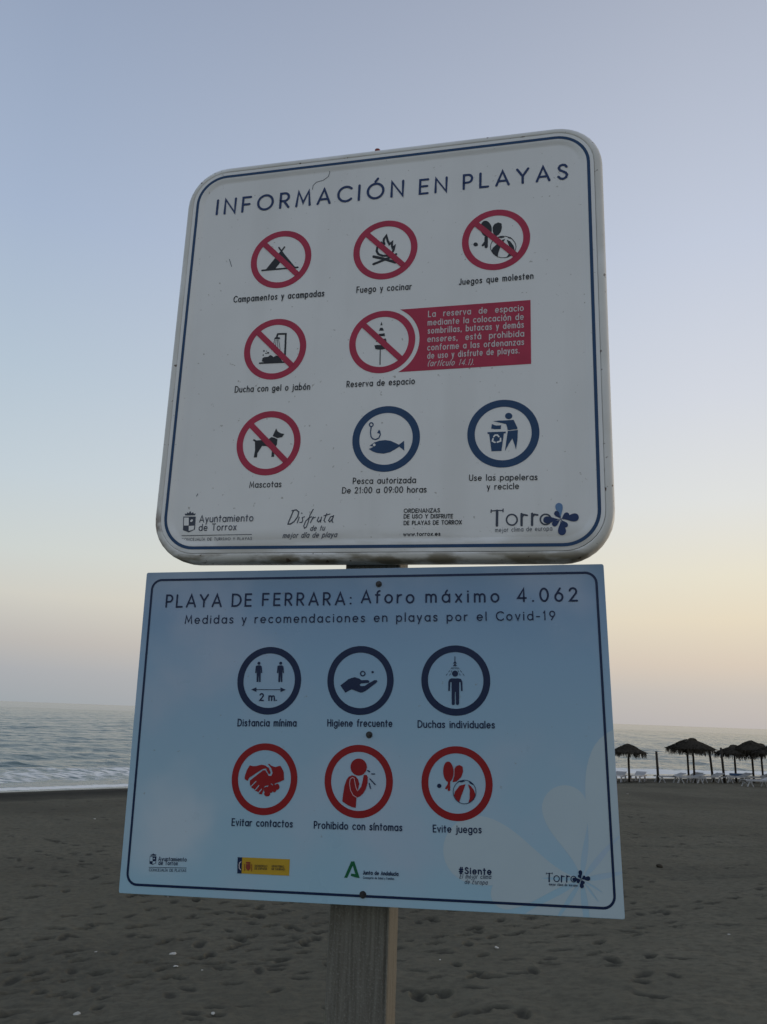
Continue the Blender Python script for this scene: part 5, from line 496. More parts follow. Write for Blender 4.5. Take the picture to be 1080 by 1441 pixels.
    'big': ('D',[[(0.4267,-0.2674),(0.4254,-0.2591),(0.4249,-0.2506),(0.4252,-0.2418),(0.4262,-0.2328),(0.4278,-0.2237),(0.43,-0.2143),(0.4325,-0.2049),(0.4351,-0.1954),(0.4377,-0.1859),(0.44,-0.1764),(0.442,-0.167),(0.4433,-0.1578),(0.4438,-0.1487),(0.4436,-0.1398),(0.4424,-0.1311),(0.4402,-0.1239),(0.4367,-0.1174),(0.432,-0.1117),(0.4262,-0.107),(0.4195,-0.1034),(0.4121,-0.1012),(0.4043,-0.1003),(0.3963,-0.1009),(0.3885,-0.1029),(0.3811,-0.1062),(0.3744,-0.1107),(0.3685,-0.1163),(0.3638,-0.1228),(0.3603,-0.1299),(0.3582,-0.1374),(0.3576,-0.145),(0.3584,-0.1525),(0.3607,-0.161),(0.3639,-0.1692),(0.3679,-0.1771),(0.3727,-0.1849),(0.3781,-0.1924),(0.3839,-0.1998),(0.3899,-0.2071),(0.396,-0.2144),(0.4018,-0.2217),(0.4074,-0.229),(0.4124,-0.2364),(0.4168,-0.244),(0.4204,-0.2518),(0.4232,-0.2597),(0.4252,-0.2678)],[(0.4267,-0.2679),(0.4337,-0.2549),(0.4421,-0.2423),(0.4519,-0.2302),(0.4629,-0.2186),(0.4749,-0.2073),(0.4878,-0.1964),(0.5013,-0.1856),(0.515,-0.175),(0.5286,-0.1642),(0.5418,-0.1534),(0.5543,-0.1422),(0.5659,-0.1306),(0.5762,-0.1185),(0.5852,-0.1059),(0.5928,-0.0926),(0.598,-0.0794),(0.6007,-0.0657),(0.601,-0.0519),(0.5986,-0.0385),(0.5937,-0.0259),(0.5865,-0.0146),(0.5772,-0.005),(0.566,0.0027),(0.5533,0.008),(0.5397,0.0109),(0.5255,0.0112),(0.5112,0.0088),(0.4974,0.0039),(0.4846,-0.0035),(0.4731,-0.0129),(0.4635,-0.0241),(0.456,-0.0367),(0.4501,-0.0511),(0.4457,-0.066),(0.4428,-0.0814),(0.4411,-0.0973),(0.4405,-0.1135),(0.4406,-0.1298),(0.4412,-0.1463),(0.4418,-0.1627),(0.4422,-0.1789),(0.4421,-0.1949),(0.4411,-0.2104),(0.439,-0.2254),(0.4357,-0.2399),(0.4312,-0.2539),(0.4253,-0.2673)],[(0.4262,-0.2669),(0.4138,-0.2635),(0.4017,-0.2589),(0.39,-0.2533),(0.3786,-0.2465),(0.3674,-0.2388),(0.3564,-0.2304),(0.3455,-0.2214),(0.3346,-0.2122),(0.3236,-0.203),(0.3125,-0.1941),(0.301,-0.1858),(0.2893,-0.1783),(0.2771,-0.1719),(0.2645,-0.1667),(0.2513,-0.1628),(0.2394,-0.1611),(0.2272,-0.1614),(0.2151,-0.1639),(0.2037,-0.1684),(0.1931,-0.1748),(0.184,-0.1828),(0.1765,-0.1922),(0.1709,-0.2027),(0.1674,-0.2138),(0.1662,-0.2252),(0.1672,-0.2364),(0.1704,-0.2471),(0.1758,-0.257),(0.183,-0.2657),(0.1918,-0.2728),(0.202,-0.2783),(0.2131,-0.2818),(0.2266,-0.2841),(0.2404,-0.2851),(0.2545,-0.2848),(0.2689,-0.2836),(0.2836,-0.2814),(0.2985,-0.2787),(0.3134,-0.2756),(0.3283,-0.2725),(0.3432,-0.2695),(0.3578,-0.267),(0.3722,-0.2653),(0.3862,-0.2644),(0.3998,-0.2646),(0.413,-0.2659),(0.4257,-0.2683)],[(0.4259,-0.2669),(0.4166,-0.2686),(0.4073,-0.2698),(0.3979,-0.2704),(0.3885,-0.2706),(0.3789,-0.2703),(0.3692,-0.2697),(0.3595,-0.2689),(0.3498,-0.268),(0.34,-0.2671),(0.3303,-0.2664),(0.3205,-0.266),(0.3109,-0.266),(0.3012,-0.2665),(0.2917,-0.2675),(0.2822,-0.2692),(0.2767,-0.2708),(0.2715,-0.2734),(0.2669,-0.2767),(0.2629,-0.2808),(0.2598,-0.2854),(0.2576,-0.2904),(0.2564,-0.2956),(0.2562,-0.3009),(0.2571,-0.306),(0.259,-0.3108),(0.2619,-0.3151),(0.2656,-0.3188),(0.27,-0.3218),(0.275,-0.3239),(0.2803,-0.3251),(0.2859,-0.3254),(0.2916,-0.3246),(0.3008,-0.3223),(0.31,-0.3194),(0.319,-0.316),(0.328,-0.3121),(0.3369,-0.3077),(0.3457,-0.3031),(0.3545,-0.2984),(0.3633,-0.2935),(0.3721,-0.2888),(0.381,-0.2843),(0.3899,-0.2802),(0.3988,-0.2764),(0.4078,-0.2732),(0.4169,-0.2705),(0.4261,-0.2683)],[(0.4263,-0.2682),(0.4337,-0.2644),(0.4413,-0.2612),(0.4493,-0.2585),(0.4575,-0.2563),(0.466,-0.2546),(0.4747,-0.2532),(0.4835,-0.2521),(0.4923,-0.2511),(0.5011,-0.25),(0.5098,-0.2488),(0.5183,-0.2472),(0.5266,-0.2453),(0.5345,-0.2428),(0.5422,-0.2397),(0.5495,-0.236),(0.5552,-0.2322),(0.5601,-0.2275),(0.5641,-0.2221),(0.5672,-0.2162),(0.5691,-0.2099),(0.5698,-0.2035),(0.5693,-0.1972),(0.5676,-0.1912),(0.5648,-0.1858),(0.5608,-0.181),(0.556,-0.1771),(0.5504,-0.1742),(0.5442,-0.1724),(0.5377,-0.1718),(0.531,-0.1723),(0.5244,-0.1741),(0.5181,-0.1769),(0.5111,-0.1814),(0.5044,-0.1864),(0.498,-0.1921),(0.4919,-0.1983),(0.486,-0.2049),(0.4804,-0.2119),(0.4748,-0.219),(0.4693,-0.2261),(0.4637,-0.2332),(0.4579,-0.24),(0.452,-0.2464),(0.4459,-0.2523),(0.4394,-0.2578),(0.4327,-0.2627),(0.4256,-0.267)],[(0.4255,-0.2671),(0.4183,-0.2733),(0.4108,-0.2791),(0.403,-0.2846),(0.3948,-0.2897),(0.3863,-0.2946),(0.3776,-0.2992),(0.3687,-0.3037),(0.3598,-0.3082),(0.3509,-0.3126),(0.3421,-0.3172),(0.3335,-0.322),(0.3251,-0.327),(0.3171,-0.3324),(0.3096,-0.3381),(0.3024,-0.3442),(0.2988,-0.3481),(0.296,-0.3525),(0.294,-0.3572),(0.293,-0.3621),(0.293,-0.367),(0.294,-0.3717),(0.2959,-0.3761),(0.2987,-0.3801),(0.3023,-0.3834),(0.3065,-0.386),(0.3113,-0.3878),(0.3164,-0.3887),(0.3216,-0.3887),(0.3269,-0.3879),(0.332,-0.3861),(0.3367,-0.3836),(0.3409,-0.3804),(0.3476,-0.3739),(0.3539,-0.3671),(0.3598,-0.3598),(0.3653,-0.3523),(0.3706,-0.3445),(0.3757,-0.3364),(0.3807,-0.3283),(0.3857,-0.3201),(0.3907,-0.312),(0.3959,-0.304),(0.4014,-0.2962),(0.4071,-0.2887),(0.4132,-0.2815),(0.4197,-0.2746),(0.4265,-0.2681)],[(0.4252,-0.2675),(0.4226,-0.275),(0.4194,-0.2825),(0.4156,-0.2898),(0.4111,-0.2969),(0.4062,-0.304),(0.4008,-0.311),(0.3952,-0.3179),(0.3894,-0.3248),(0.3837,-0.3317),(0.3783,-0.3387),(0.3732,-0.3456),(0.3685,-0.3527),(0.3645,-0.3599),(0.3612,-0.3671),(0.3586,-0.3745),(0.3575,-0.3804),(0.3575,-0.3863),(0.3587,-0.392),(0.3611,-0.3973),(0.3645,-0.402),(0.3688,-0.4059),(0.3739,-0.409),(0.3797,-0.411),(0.3858,-0.412),(0.3921,-0.4119),(0.3985,-0.4108),(0.4046,-0.4086),(0.4103,-0.4055),(0.4154,-0.4015),(0.4197,-0.3967),(0.423,-0.3915),(0.4254,-0.3858),(0.4272,-0.3784),(0.4284,-0.3708),(0.4289,-0.3631),(0.4288,-0.3553),(0.4282,-0.3474),(0.4272,-0.3394),(0.4261,-0.3313),(0.4249,-0.3232),(0.4238,-0.3151),(0.423,-0.307),(0.4226,-0.299),(0.4227,-0.291),(0.4234,-0.2832),(0.4247,-0.2754),(0.4267,-0.2677)],[(0.4252,-0.268),(0.4283,-0.2753),(0.4309,-0.2828),(0.4329,-0.2907),(0.4343,-0.2987),(0.4354,-0.3069),(0.4361,-0.3153),(0.4365,-0.3237),(0.4369,-0.3322),(0.4373,-0.3406),(0.4378,-0.3489),(0.4387,-0.3571),(0.4399,-0.365),(0.4417,-0.3726),(0.444,-0.38),(0.4469,-0.387),(0.4496,-0.3913),(0.453,-0.395),(0.4573,-0.398),(0.4621,-0.4001),(0.4673,-0.4013),(0.4728,-0.4015),(0.4784,-0.4008),(0.4839,-0.3992),(0.489,-0.3967),(0.4937,-0.3934),(0.4977,-0.3894),(0.501,-0.3849),(0.5034,-0.38),(0.5049,-0.3748),(0.5053,-0.3696),(0.5047,-0.3645),(0.5031,-0.3597),(0.4996,-0.3529),(0.4955,-0.3464),(0.4908,-0.3402),(0.4857,-0.3342),(0.48,-0.3284),(0.4741,-0.3227),(0.468,-0.3171),(0.4618,-0.3114),(0.4557,-0.3057),(0.4498,-0.2999),(0.4442,-0.2939),(0.4391,-0.2877),(0.4344,-0.2812),(0.4303,-0.2743),(0.4267,-0.2673)],[(0.4257,-0.2683),(0.433,-0.2702),(0.4399,-0.2728),(0.4466,-0.2762),(0.4531,-0.2803),(0.4593,-0.285),(0.4654,-0.2902),(0.4713,-0.2958),(0.4772,-0.3014),(0.483,-0.307),(0.4889,-0.3123),(0.495,-0.3172),(0.5012,-0.3214),(0.5076,-0.325),(0.5143,-0.3277),(0.5213,-0.3295),(0.529,-0.3303),(0.5369,-0.3297),(0.5447,-0.3278),(0.5521,-0.3246),(0.559,-0.3201),(0.565,-0.3147),(0.5701,-0.3084),(0.5739,-0.3014),(0.5764,-0.2941),(0.5775,-0.2865),(0.5771,-0.2791),(0.5753,-0.272),(0.5721,-0.2654),(0.5676,-0.2597),(0.562,-0.255),(0.5554,-0.2514),(0.5481,-0.2492),(0.5408,-0.2481),(0.5331,-0.248),(0.5252,-0.2487),(0.5171,-0.2501),(0.5087,-0.2521),(0.5002,-0.2546),(0.4916,-0.2573),(0.4829,-0.26),(0.4743,-0.2626),(0.4658,-0.2649),(0.4575,-0.2668),(0.4493,-0.2679),(0.4414,-0.2684),(0.4337,-0.268),(0.4262,-0.2669)],[(0.4254,-0.2682),(0.4319,-0.274),(0.438,-0.2802),(0.4435,-0.2869),(0.4486,-0.2941),(0.4534,-0.3016),(0.4578,-0.3093),(0.462,-0.3172),(0.4662,-0.3252),(0.4703,-0.3331),(0.4746,-0.3408),(0.4791,-0.3483),(0.4839,-0.3554),(0.4892,-0.362),(0.4949,-0.3681),(0.501,-0.3736),(0.5056,-0.3767),(0.5109,-0.3789),(0.5166,-0.38),(0.5225,-0.3801),(0.5285,-0.3792),(0.5344,-0.3773),(0.5399,-0.3745),(0.5448,-0.3708),(0.5491,-0.3664),(0.5525,-0.3614),(0.555,-0.356),(0.5564,-0.3504),(0.5568,-0.3447),(0.556,-0.3392),(0.5541,-0.334),(0.5513,-0.3294),(0.5475,-0.3254),(0.5408,-0.3203),(0.5337,-0.3157),(0.526,-0.3116),(0.5179,-0.3079),(0.5094,-0.3045),(0.5007,-0.3014),(0.4918,-0.2985),(0.4828,-0.2955),(0.4739,-0.2925),(0.4652,-0.2892),(0.4567,-0.2857),(0.4485,-0.2817),(0.4408,-0.2773),(0.4334,-0.2724),(0.4265,-0.267)]]),
    'scr': ('U',[[(-0.1415,0.4812),(-0.138,0.471),(-0.1414,0.4585),(-0.1544,0.4492),(-0.1718,0.4463),(-0.1801,0.4376),(-0.1812,0.4262)],[(-0.3898,0.2511),(-0.3819,0.2297)],[(-0.4159,-0.3602),(-0.4192,-0.3659)]]),
    'bolts': ('D',[(0.03268371785746358,0.29760049475544),(0.01678435465151535,-0.012406407146970676),(0.008907418098459192,-0.3120288564776551)]),
}
# ------------------------------------------------------------------ ground, sea
WX = np.array([-400, -60, -30, -16.4, -12.1, 0, 18.4, 40, 100, 400.]); WY = np.array([-60, 2, 25, 36, 40, 49.5, 60, 70, 92, 180.])
def shore(x, y):
    f = np.interp(x, WX, WY); sl = np.interp(x, [-60, -16, 0, 18, 60], [.75, .8, .75, .55, .45]); return (f-y)/np.sqrt(1+sl*sl)
SS = np.array([-3000, -60, -12, -3, 0, 3, 8, 15, 22, 27, 30, 33, 36, 40, 80, 3000.]); SZ = np.array([-4, -4, -1.2, -.3, 0, .17, .38, .54, .7, .85, .98, 1.3, 1.8, 2.0, 2.3, 2.5])
def ground(x, y): return np.interp(shore(x, y), SS, SZ)
TAB = rng.random((256, 256))
def vn(x, y):
    xi = np.floor(x).astype(int); yi = np.floor(y).astype(int); fx = x-xi; fy = y-yi; fx = fx*fx*(3-2*fx); fy = fy*fy*(3-2*fy)
    a = TAB[xi % 256, yi % 256]; b = TAB[(xi+1) % 256, yi % 256]; c_ = TAB[xi % 256, (yi+1) % 256]; d = TAB[(xi+1) % 256, (yi+1) % 256]
    return (a*(1-fx)+b*fx)*(1-fy)+(c_*(1-fx)+d*fx)*fy-.5
def polar(az, rad):
    A, R = np.meshgrid(az, rad); return R*np.sin(A), R*np.cos(A)
def grid_mesh(name, x, y, z):
    nr, nc = x.shape; V = np.stack([x.ravel(), y.ravel(), z.ravel()], 1).astype(np.float32)
    i = np.arange(nr-1)[:, None]*nc; j = np.arange(nc-1)[None]; a = (i+j).ravel()
    F = np.stack([a, a+1, a+nc+1, a+nc], 1).astype(np.int32)
    me = bpy.data.meshes.new(name); me.vertices.add(len(V)); me.vertices.foreach_set('co', V.ravel()); me.loops.add(F.size); me.loops.foreach_set('vertex_index', F[:, ::-1].ravel())
    me.polygons.add(len(F)); me.polygons.foreach_set('loop_start', np.arange(0, F.size, 4, dtype=np.int32)); me.update(calc_edges=True); me.polygons.foreach_set('use_smooth', np.ones(len(F), bool)); return me
D2R = math.pi/180
AZF = np.linspace(-36, 36, 880)*D2R
azs = np.concatenate([np.linspace(-180, -37, 50)*D2R, AZF, np.linspace(37, 180, 50)*D2R])
RF = 5.2*np.exp(np.linspace(0, math.log(66/5.2), 700))
rads = np.concatenate([[0.02, .3, .7, 1.2, 1.8, 2.5, 3.2, 4, 4.7], RF, 66*np.exp(np.linspace(.05, math.log(30000/66), 40))])
x, y = polar(azs, rads); s = shore(x, y); z = ground(x, y)
# soften the profile's kinks
for q in (1.2, -1.2): z = z+.5*(np.interp(s+q, SS, SZ)-z)
dry = np.clip((s-1.2)/2.5, 0, 1)*np.clip((70-np.hypot(x, y))/10, 0, 1)
lump = .10*vn(x*.22, y*.22)+.09*vn(x*.7+9, y*.7)+.055*vn(x*1.9, y*1.9+5)+.035*vn(x*4.3, y*4.3)+.018*vn(x*9, y*9)+.014*vn(x*19, y*19)+.010*vn(x*37, y*37+4)
z = z+lump*dry*.55
damp_and_shade = np.clip(1-np.abs(s-4.4-vn(x*.3, y*.3)*2)/3.2, 0, 1)**.5
damp_and_shade += .25*np.clip(vn(x*.3+40, y*.3)*3, 0, 1)*dry
wet = np.clip((2.2-s)/1.4, 0, 1)
# footprints: trails and strays
prints = []
rp = random.Random(3)
def trail(x0, y0, ang, n, big=1.0):
    for i in range(n):
        side = 1 if i % 2 else -1; ang += rp.uniform(-.05, .05)
        x0 += .62*math.cos(ang)*rp.uniform(.85, 1.15); y0 += .62*math.sin(ang)*rp.uniform(.85, 1.15)
        prints.append((x0-side*.12*math.sin(ang), y0+side*.12*math.cos(ang), ang+side*.15+rp.uniform(-.2, .2), rp.uniform(.022, .040)*big, rp.uniform(.11, .14), rp.uniform(.042, .06)))
for a in ((-5.5, 9.0, .55, 16), (-4.2, 8.2, .75, 18), (-5, 7.8, .6, 14), (-6, 11, .35, 18), (-3.6, 7.4, .9, 14), (.6, 7.2, 1.9, 22), (1.4, 8.2, 2.2, 20), (-1, 10, .3, 14), (-8, 14, .2, 26), (2, 9, .9, 25), (-9, 18, .1, 30), (3, 16, 2.9, 24), (5, 13, .2, 20), (-7, 22, .4, 30), (8, 24, 2.8, 30), (-2, 12, 1.2, 30), (4, 22, .3, 34), (-3.5, 9.4, .15, 16), (0.5, 6.6, 1.3, 10), (-5.4, 9.8, .7, 16), (-4.8, 12, .9, 20)): trail(*a)
for i in range(520):
    R = 6.2*math.exp(rp.random()*1.7); A = rp.uniform(-.6, .35)
    prints.append((R*math.sin(A), R*math.cos(A), rp.uniform(0, 3.14), rp.uniform(.010, .028), rp.uniform(.07, .16), rp.uniform(.04, .07)))
c0 = 50; r0 = 9
for (px, py, an, dep, la, lb) in prints:
    R = math.hypot(px, py); A = math.atan2(px, py)
    if not (5.4 < R < 60) or abs(A) > .62: continue
    rad = .42
    i0 = r0+np.searchsorted(RF, R-rad); i1 = r0+np.searchsorted(RF, R+rad); j0 = c0+np.searchsorted(AZF, A-rad/R); j1 = c0+np.searchsorted(AZF, A+rad/R)
    xs = x[i0:i1, j0:j1]-px; ys = y[i0:i1, j0:j1]-py; u = xs*math.cos(an)+ys*math.sin(an); v = -xs*math.sin(an)+ys*math.cos(an)
    q = np.sqrt((u/la)**2+(v/lb)**2); k = 1/(1+np.exp(np.clip((q-1)*7, -30, 30)))
    z[i0:i1, j0:j1] += -1.25*dep*k+dep*.35*np.exp(-((q-1.45)/.32)**2)
    damp_and_shade[i0:i1, j0:j1] = np.maximum(damp_and_shade[i0:i1, j0:j1], .75*k)  # self-shadow of the dents painted into the sand colour, sharing the damp mask
# shallow wheel ruts raked along the beach
for yy, am in ((20.5, .05), (24.5, .035), (15.2, .03)):
    ln = yy+.12*x+.25*np.sin(x*.5); z -= am*np.exp(-((y-ln)/.16)**2)*dry*(np.clip(x-2, 0, 1))
me = grid_mesh('beach', x, y, z)
for nm, arr in (('damp_and_shade', damp_and_shade), ('wet', wet)):
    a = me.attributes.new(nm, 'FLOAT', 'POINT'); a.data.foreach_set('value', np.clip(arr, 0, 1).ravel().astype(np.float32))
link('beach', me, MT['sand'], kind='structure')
# sea
az2 = np.concatenate([np.linspace(-95, -34, 14)*D2R, np.linspace(-33, 33, 620)*D2R, np.linspace(34, 95, 14)*D2R])
r2_ = np.concatenate([28*np.exp(np.linspace(0, math.log(600/28), 620)), 600*np.exp(np.linspace(.02, math.log(40000/600), 60))])
x, y = polar(az2, r2_); s = -shore(x, y)      # metres offshore
f = np.clip(s/6, 0, 1)
wob = 2.5*vn(x*.06, y*.06)+1.2*vn(x*.21, y*.21)
amp = .5*np.clip(1-np.hypot(x, y)/2500, 0, 1)
h = .17*np.sin((s+wob)*2*math.pi/7.5)*(vn(x*.05, y*.05+3)+.7)+.10*np.sin((s*.9+x*.25+wob)*2*math.pi/3.6)*(vn(x*.11, y*.11+7)+.6)+.13*vn(x*.5+3, y*.9)+.07*vn(x*1.3, y*2.0)+.04*vn(x*2.7, y*3.8)
h = h*f*amp*2.0
sb = 5.2+1.0*vn(x*.09, 0*y+2)*2; brk = np.exp(-((s-sb)/np.where(s > sb, 1.6, .55))**2)*np.clip(vn(x*.07+11, 0*y)*2+.9, .25, 1)
h += .22*brk
foam = np.clip(.75*np.exp(-((s-.35)/.6)**2), 0, 1)+.55*np.exp(-((s-sb+.7)/1.0)**2)*np.clip(vn(x*.07+11, 0*y)*2+.9, .2, 1)+.42*np.exp(-((s-sb-1.8)/2.2)**2)+.25*np.exp(-((s-2.4)/.8)**2)+.30*np.clip((h-.10)*4, 0, 1)*np.clip(1-s/60, 0, 1)
me = grid_mesh('sea', x, y, h+.012)
a = me.attributes.new('foam', 'FLOAT', 'POINT'); a.data.foreach_set('value', np.clip(foam, 0, 1).ravel().astype(np.float32))
link('sea', me, MT['sea'], kind='structure')
# ------------------------------------------------------------------ post
def frame(o, A, B):
    A = Vector(A); B = Vector(B); n = A.cross(B); M = Matrix((A, B, n)).transposed().to_4x4(); M.translation = Vector(o)+Vector((0, 0, CAMZ)); return M
yaw = math.radians(-11.5)
PX, PY = -.0195, 1.719
pm = Matrix.Translation((PX, PY, 0)) @ Matrix.Rotation(yaw, 4, 'Z')
prof = []
def seg(a, b, n):
    for i in range(n): prof.append((a[0]+(b[0]-a[0])*i/n, a[1]+(b[1]-a[1])*i/n))
seg((-.0625, .003), (-.0595, 0), 2); seg((-.0595, 0), (.052, 0), 26); seg((.052, 0), (.0545, .004), 2); seg((.0545, .004), (.057, .004), 2); seg((.057, .004), (.0585, .0005), 2); seg((.0585, .0005), (.0615, .0015), 2); seg((.0615, .0015), (.0635, .006), 2)
seg((.0635, .006), (.0635, .096), 14); seg((.0635, .096), (.06, .1), 2); seg((.06, .1), (-.06, .1), 10); seg((-.06, .1), (-.0625, .096), 2); seg((-.0625, .096), (-.0625, .003), 12)
zs = np.linspace(1.5, CAMZ+1.24, 240); V = []; n = len(prof)
groove = [rp.uniform(-.0005, .0003) for _ in prof]
for zz in zs:
    for i, (a, b) in enumerate(prof):
        g = groove[i]+.0012*noise.noise(Vector((a*60, b*60, zz*1.4)))+.0007*noise.noise(Vector((a*150, b*150, zz*22)))
        lw = math.hypot(a, b-.05) or 1; V.append((a+g*a/lw, b+g*(b-.05)/lw, zz))
F = []
for k in range(len(zs)-1):
    for i in range(n): j = (i+1) % n; F.append((k*n+i, k*n+j, (k+1)*n+j, (k+1)*n+i))
F.append(tuple(range((len(zs)-1)*n, len(zs)*n)))
po = link('sign_post', mesh('sign_post', V, F), MT['post']); po.matrix_world = pm
tag(po, 'weathered grey square post standing in the sand and carrying both beach signs', 'post')
# ------------------------------------------------------------------ signs
INFO = empty('information_sign', frame((-.03203, 1.65881, .84452), (.97472, -.2234, -.00221), (-.00171, -.01736, .99985)))
tag(INFO, 'square white beach rules sign with rounded corners, mounted above the blue notice', 'sign')
NOTE = empty('notice_sign', frame((-.02893, 1.65881, -.02811), (.98448, -.17381, .02411), (-.02482, -.00195, .99969)))
tag(NOTE, 'pale blue rectangular beach capacity and health notice fixed below the white sign', 'sign')
R0 = .075; ZU = -.004
loop = lambda e, z_: [(a, b, z_) for a, b in rrect(.49+e, .49+e, max(R0+e, .012))]
V, F = ring_loops([loop(.012, -.0085), loop(.012, 0), loop(-.005, 0), loop(-.008, -.0006), loop(-.016, -.0034), loop(-.019, ZU)], cap0=True, cap1=True)
link('face_panel', mesh('face_panel', V, F), MT['face'], INFO)
V, F = ring_loops([loop(.012, -.006), loop(.0128, -.002), loop(.0135, -.0002), loop(.0165, 0), loop(.0215, -.0008), loop(.0265, -.0034), loop(.0302, -.008), loop(.032, -.016), loop(.0328, -.034), loop(.0318, -.052), loop(.024, -.054), loop(.022, -.014), loop(.012, -.009)], )
o = link('rim', mesh('rim', V, F, True), MT['rim'], INFO); o['label'] = 'rounded white rim with chipped, rusty edges'
P = Print(.0004); q = rrect(.49, .49, R0, 14); P.stroke(q+[q[0]], .0072); P.obj('border_line', MT['blue'], INFO)
INKS = {'U': {'k': 'ink', 'bg': 'face', 'n': 'ink'}, 'D': {'k': 'navy2', 'bg': 'skyprint', 'n': 'navy2', 'pink': 'pink'}}
def colour(sgn, c, ov=None):
    if c == 'k' and ov: return MT[ov]
    return MT[INKS[sgn].get(c, c)]
LV = {'U': ZU, 'D': 0.0}; PAR = {'U': INFO, 'D': NOTE}
def draw(name, key, lev, ov=None, parent=None, label=None, merge=True):
    """Build one printed symbol: the main colour is the part, other colours are thin overprints on it."""
    sgn, items = SHAPES[key]; z = LV[sgn]+lev; groups = {}
    for it in items:
        c = it[-1]
        if c not in groups: groups[c] = Print(z+.0004*len(groups))
        if it[0] == 'P': groups[c].poly(it[1])
        else: groups[c].stroke(it[1], it[2])
    V = []; F = []; mi = []; me = bpy.data.meshes.new(name)
    for gi, (c, P_) in enumerate(groups.items()):
        k = len(V); V += P_.V; F += [tuple(k+i for i in f_) for f_ in P_.F]; mi += [gi]*len(P_.F); me.materials.append(colour(sgn, c, ov))
    me.from_pydata(V, [], F); me.polygons.foreach_set('material_index', mi); me.update()
    o = link(name, me, None, parent or PAR[sgn])
    if label: o['label'] = label
    return o
def ringdisc(sgn, cu, cv, R, inner, color, label, slash=False):
    z = LV[sgn]+.0005; n = 72; V = []; F = []
    for i in range(n):
        t = 2*math.pi*i/n; V += [(cu+R*math.cos(t), cv+R*math.sin(t), z), (cu+inner*math.cos(t), cv+inner*math.sin(t), z)]
    for i in range(n): j = (i+1) % n; F.append((2*i, 2*j, 2*j+1, 2*i+1))
    o = link('pictogram', mesh('pictogram', V, F), MT[color], PAR[sgn]); o['label'] = label
    if slash:
        P_ = Print(LV[sgn]+.0012); d = Vector((1, -1)).normalized(); a = Vector((cu, cv))-d*(inner+.001); b = Vector((cu, cv))+d*(inner+.001); nn = Vector((-d.y, d.x))*.0070
        P_.poly([(a+nn)[:], (b+nn)[:], (b-nn)[:], (a-nn)[:]]); P_.obj('slash', MT[color], o)
    return o
cu = [(-.2521, .2374), (.0124, .2368), (.2763, .2366), (-.2506, -.0036), (.0131, -.0033), (-.2499, -.2412), (.0307, -.2420), (.2923, -.2403)]
ku = [('camp', 'tent'), ('fire', 'campfire'), ('game', 'bats and beach ball'), ('shower', 'shower with foam'), ('umb', 'folded parasol'), ('dog', 'dog'), ('fish', 'fish and hook'), ('bin', 'figure using a litter bin')]
for i, ((a, b), (k, nm)) in enumerate(zip(cu, ku)):
    proh = i < 6
    o = ringdisc('U', a, b, .0789 if proh else .0780, .0632 if proh else .0615, 'red' if proh else 'blue', ('crossed-out red ring around a ' if proh else 'blue ring around a ')+nm, proh)
    draw('symbol', k, .0006, None if proh else 'blue', o)
cdn = [(-.2010, .0952), (-.0039, .0967), (.1940, .0974), (-.2013, -.1029), (-.0038, -.1026), (.1941, -.1018)]
kd = [('dist', 'two people two metres apart'), ('hand', 'cupped hand'), ('duch', 'person under a shower'), ('shake', 'handshake'), ('sneeze', 'coughing person'), ('egame', 'bats and beach ball')]
for i, ((a, b), (k, nm)) in enumerate(zip(cdn, kd)):
    c = 'navy2' if i < 3 else 'red2'
    o = ringdisc('D', a, b, .0702, .0565, c, ('navy ring around a ' if i < 3 else 'red ring around a ')+nm)
    draw('symbol', k, .0008, None if i < 3 else 'red2', o)
# banner with the concave left edge that follows the ring
br, bt = SHAPES['bannerpts'][1][1], SHAPES['bannerpts'][1][0]; bb_ = SHAPES['bannerpts'][1][2]; bl = SHAPES['bannerpts'][1][3]
cc = (.0131, -.0033); RR = math.hypot(bt[0]-cc[0], bt[1]-cc[1]); a0 = math.degrees(math.atan2(bt[1]-cc[1], bt[0]-cc[0])); RR = .0888
P = Print(ZU+.0004); P.poly(arc(cc[0], cc[1], RR, RR, -math.degrees(math.asin(min(1, (.0789)/RR))), math.degrees(math.asin(min(1, .0789/RR))), 22)+[br, bb_])
ban = P.obj('banner', MT['red'], INFO); ban['label'] = 'dark red rectangular text banner beside the folded parasol ring'
note_z = {'banner_lettering': .0008, 'badge_lettering': .0024, 'logo_lettering': .0010}
dist_ring = [o_ for o_ in NOTE.children if o_.name.startswith('pictogram')]
for (nm, txt, sgn, u0, v0, u1, v1, cap, wt, col, sty, sp_) in TEXTS:
    if sgn == 'D' and col == 'navy': col = 'navy2'
    par = ban if nm == 'banner_lettering' else PAR[sgn]
    letter_line(nm, txt, LV[sgn]+note_z.get(nm, .0008), u0, v0, u1, v1, cap, wt, MT[col], sty, par)
draw('coat_of_arms', 'coat', .0006, 'slate'); draw('slogan_lettering', 'disf', .0006, 'slate')
tl = draw('town_logo', 'torro', .0006, 'slate'); fo_ = draw('flower_emblem', 'flower', .0009, 'navy', tl)
fo_.data.materials.append(MT['lightblue'])
nv = 0
for p_ in fo_.data.polygons:
    if all(fo_.data.vertices[i].co.y > SHAPES['flower'][1][0][1][0][1]+.004 and abs(fo_.data.vertices[i].co.z-fo_.data.vertices[0].co.z) < 1e-6 for i in p_.vertices): p_.material_index = 1
for ky, lw in (('line1', .0014), ('line2', .001)):
    sgn, pt = SHAPES[ky]; P = Print(LV[sgn]+.0006); P.stroke(pt, lw); P.obj('rule_line', MT['slate' if sgn == 'U' else 'navy2'], PAR[sgn])
for e_ in SHAPES['scr'][1]: P = Print(ZU+.0006); P.stroke(e_, .0014); P.obj('scratch', MT['slate'], INFO)
# thin frame where the code panel sits: left blank
mb = MB(); mb.tube([(-.02, .51, -.016), (-.02, .5285, -.016)], .007, 8); mb.obj('rivet', MT['crest'], INFO)
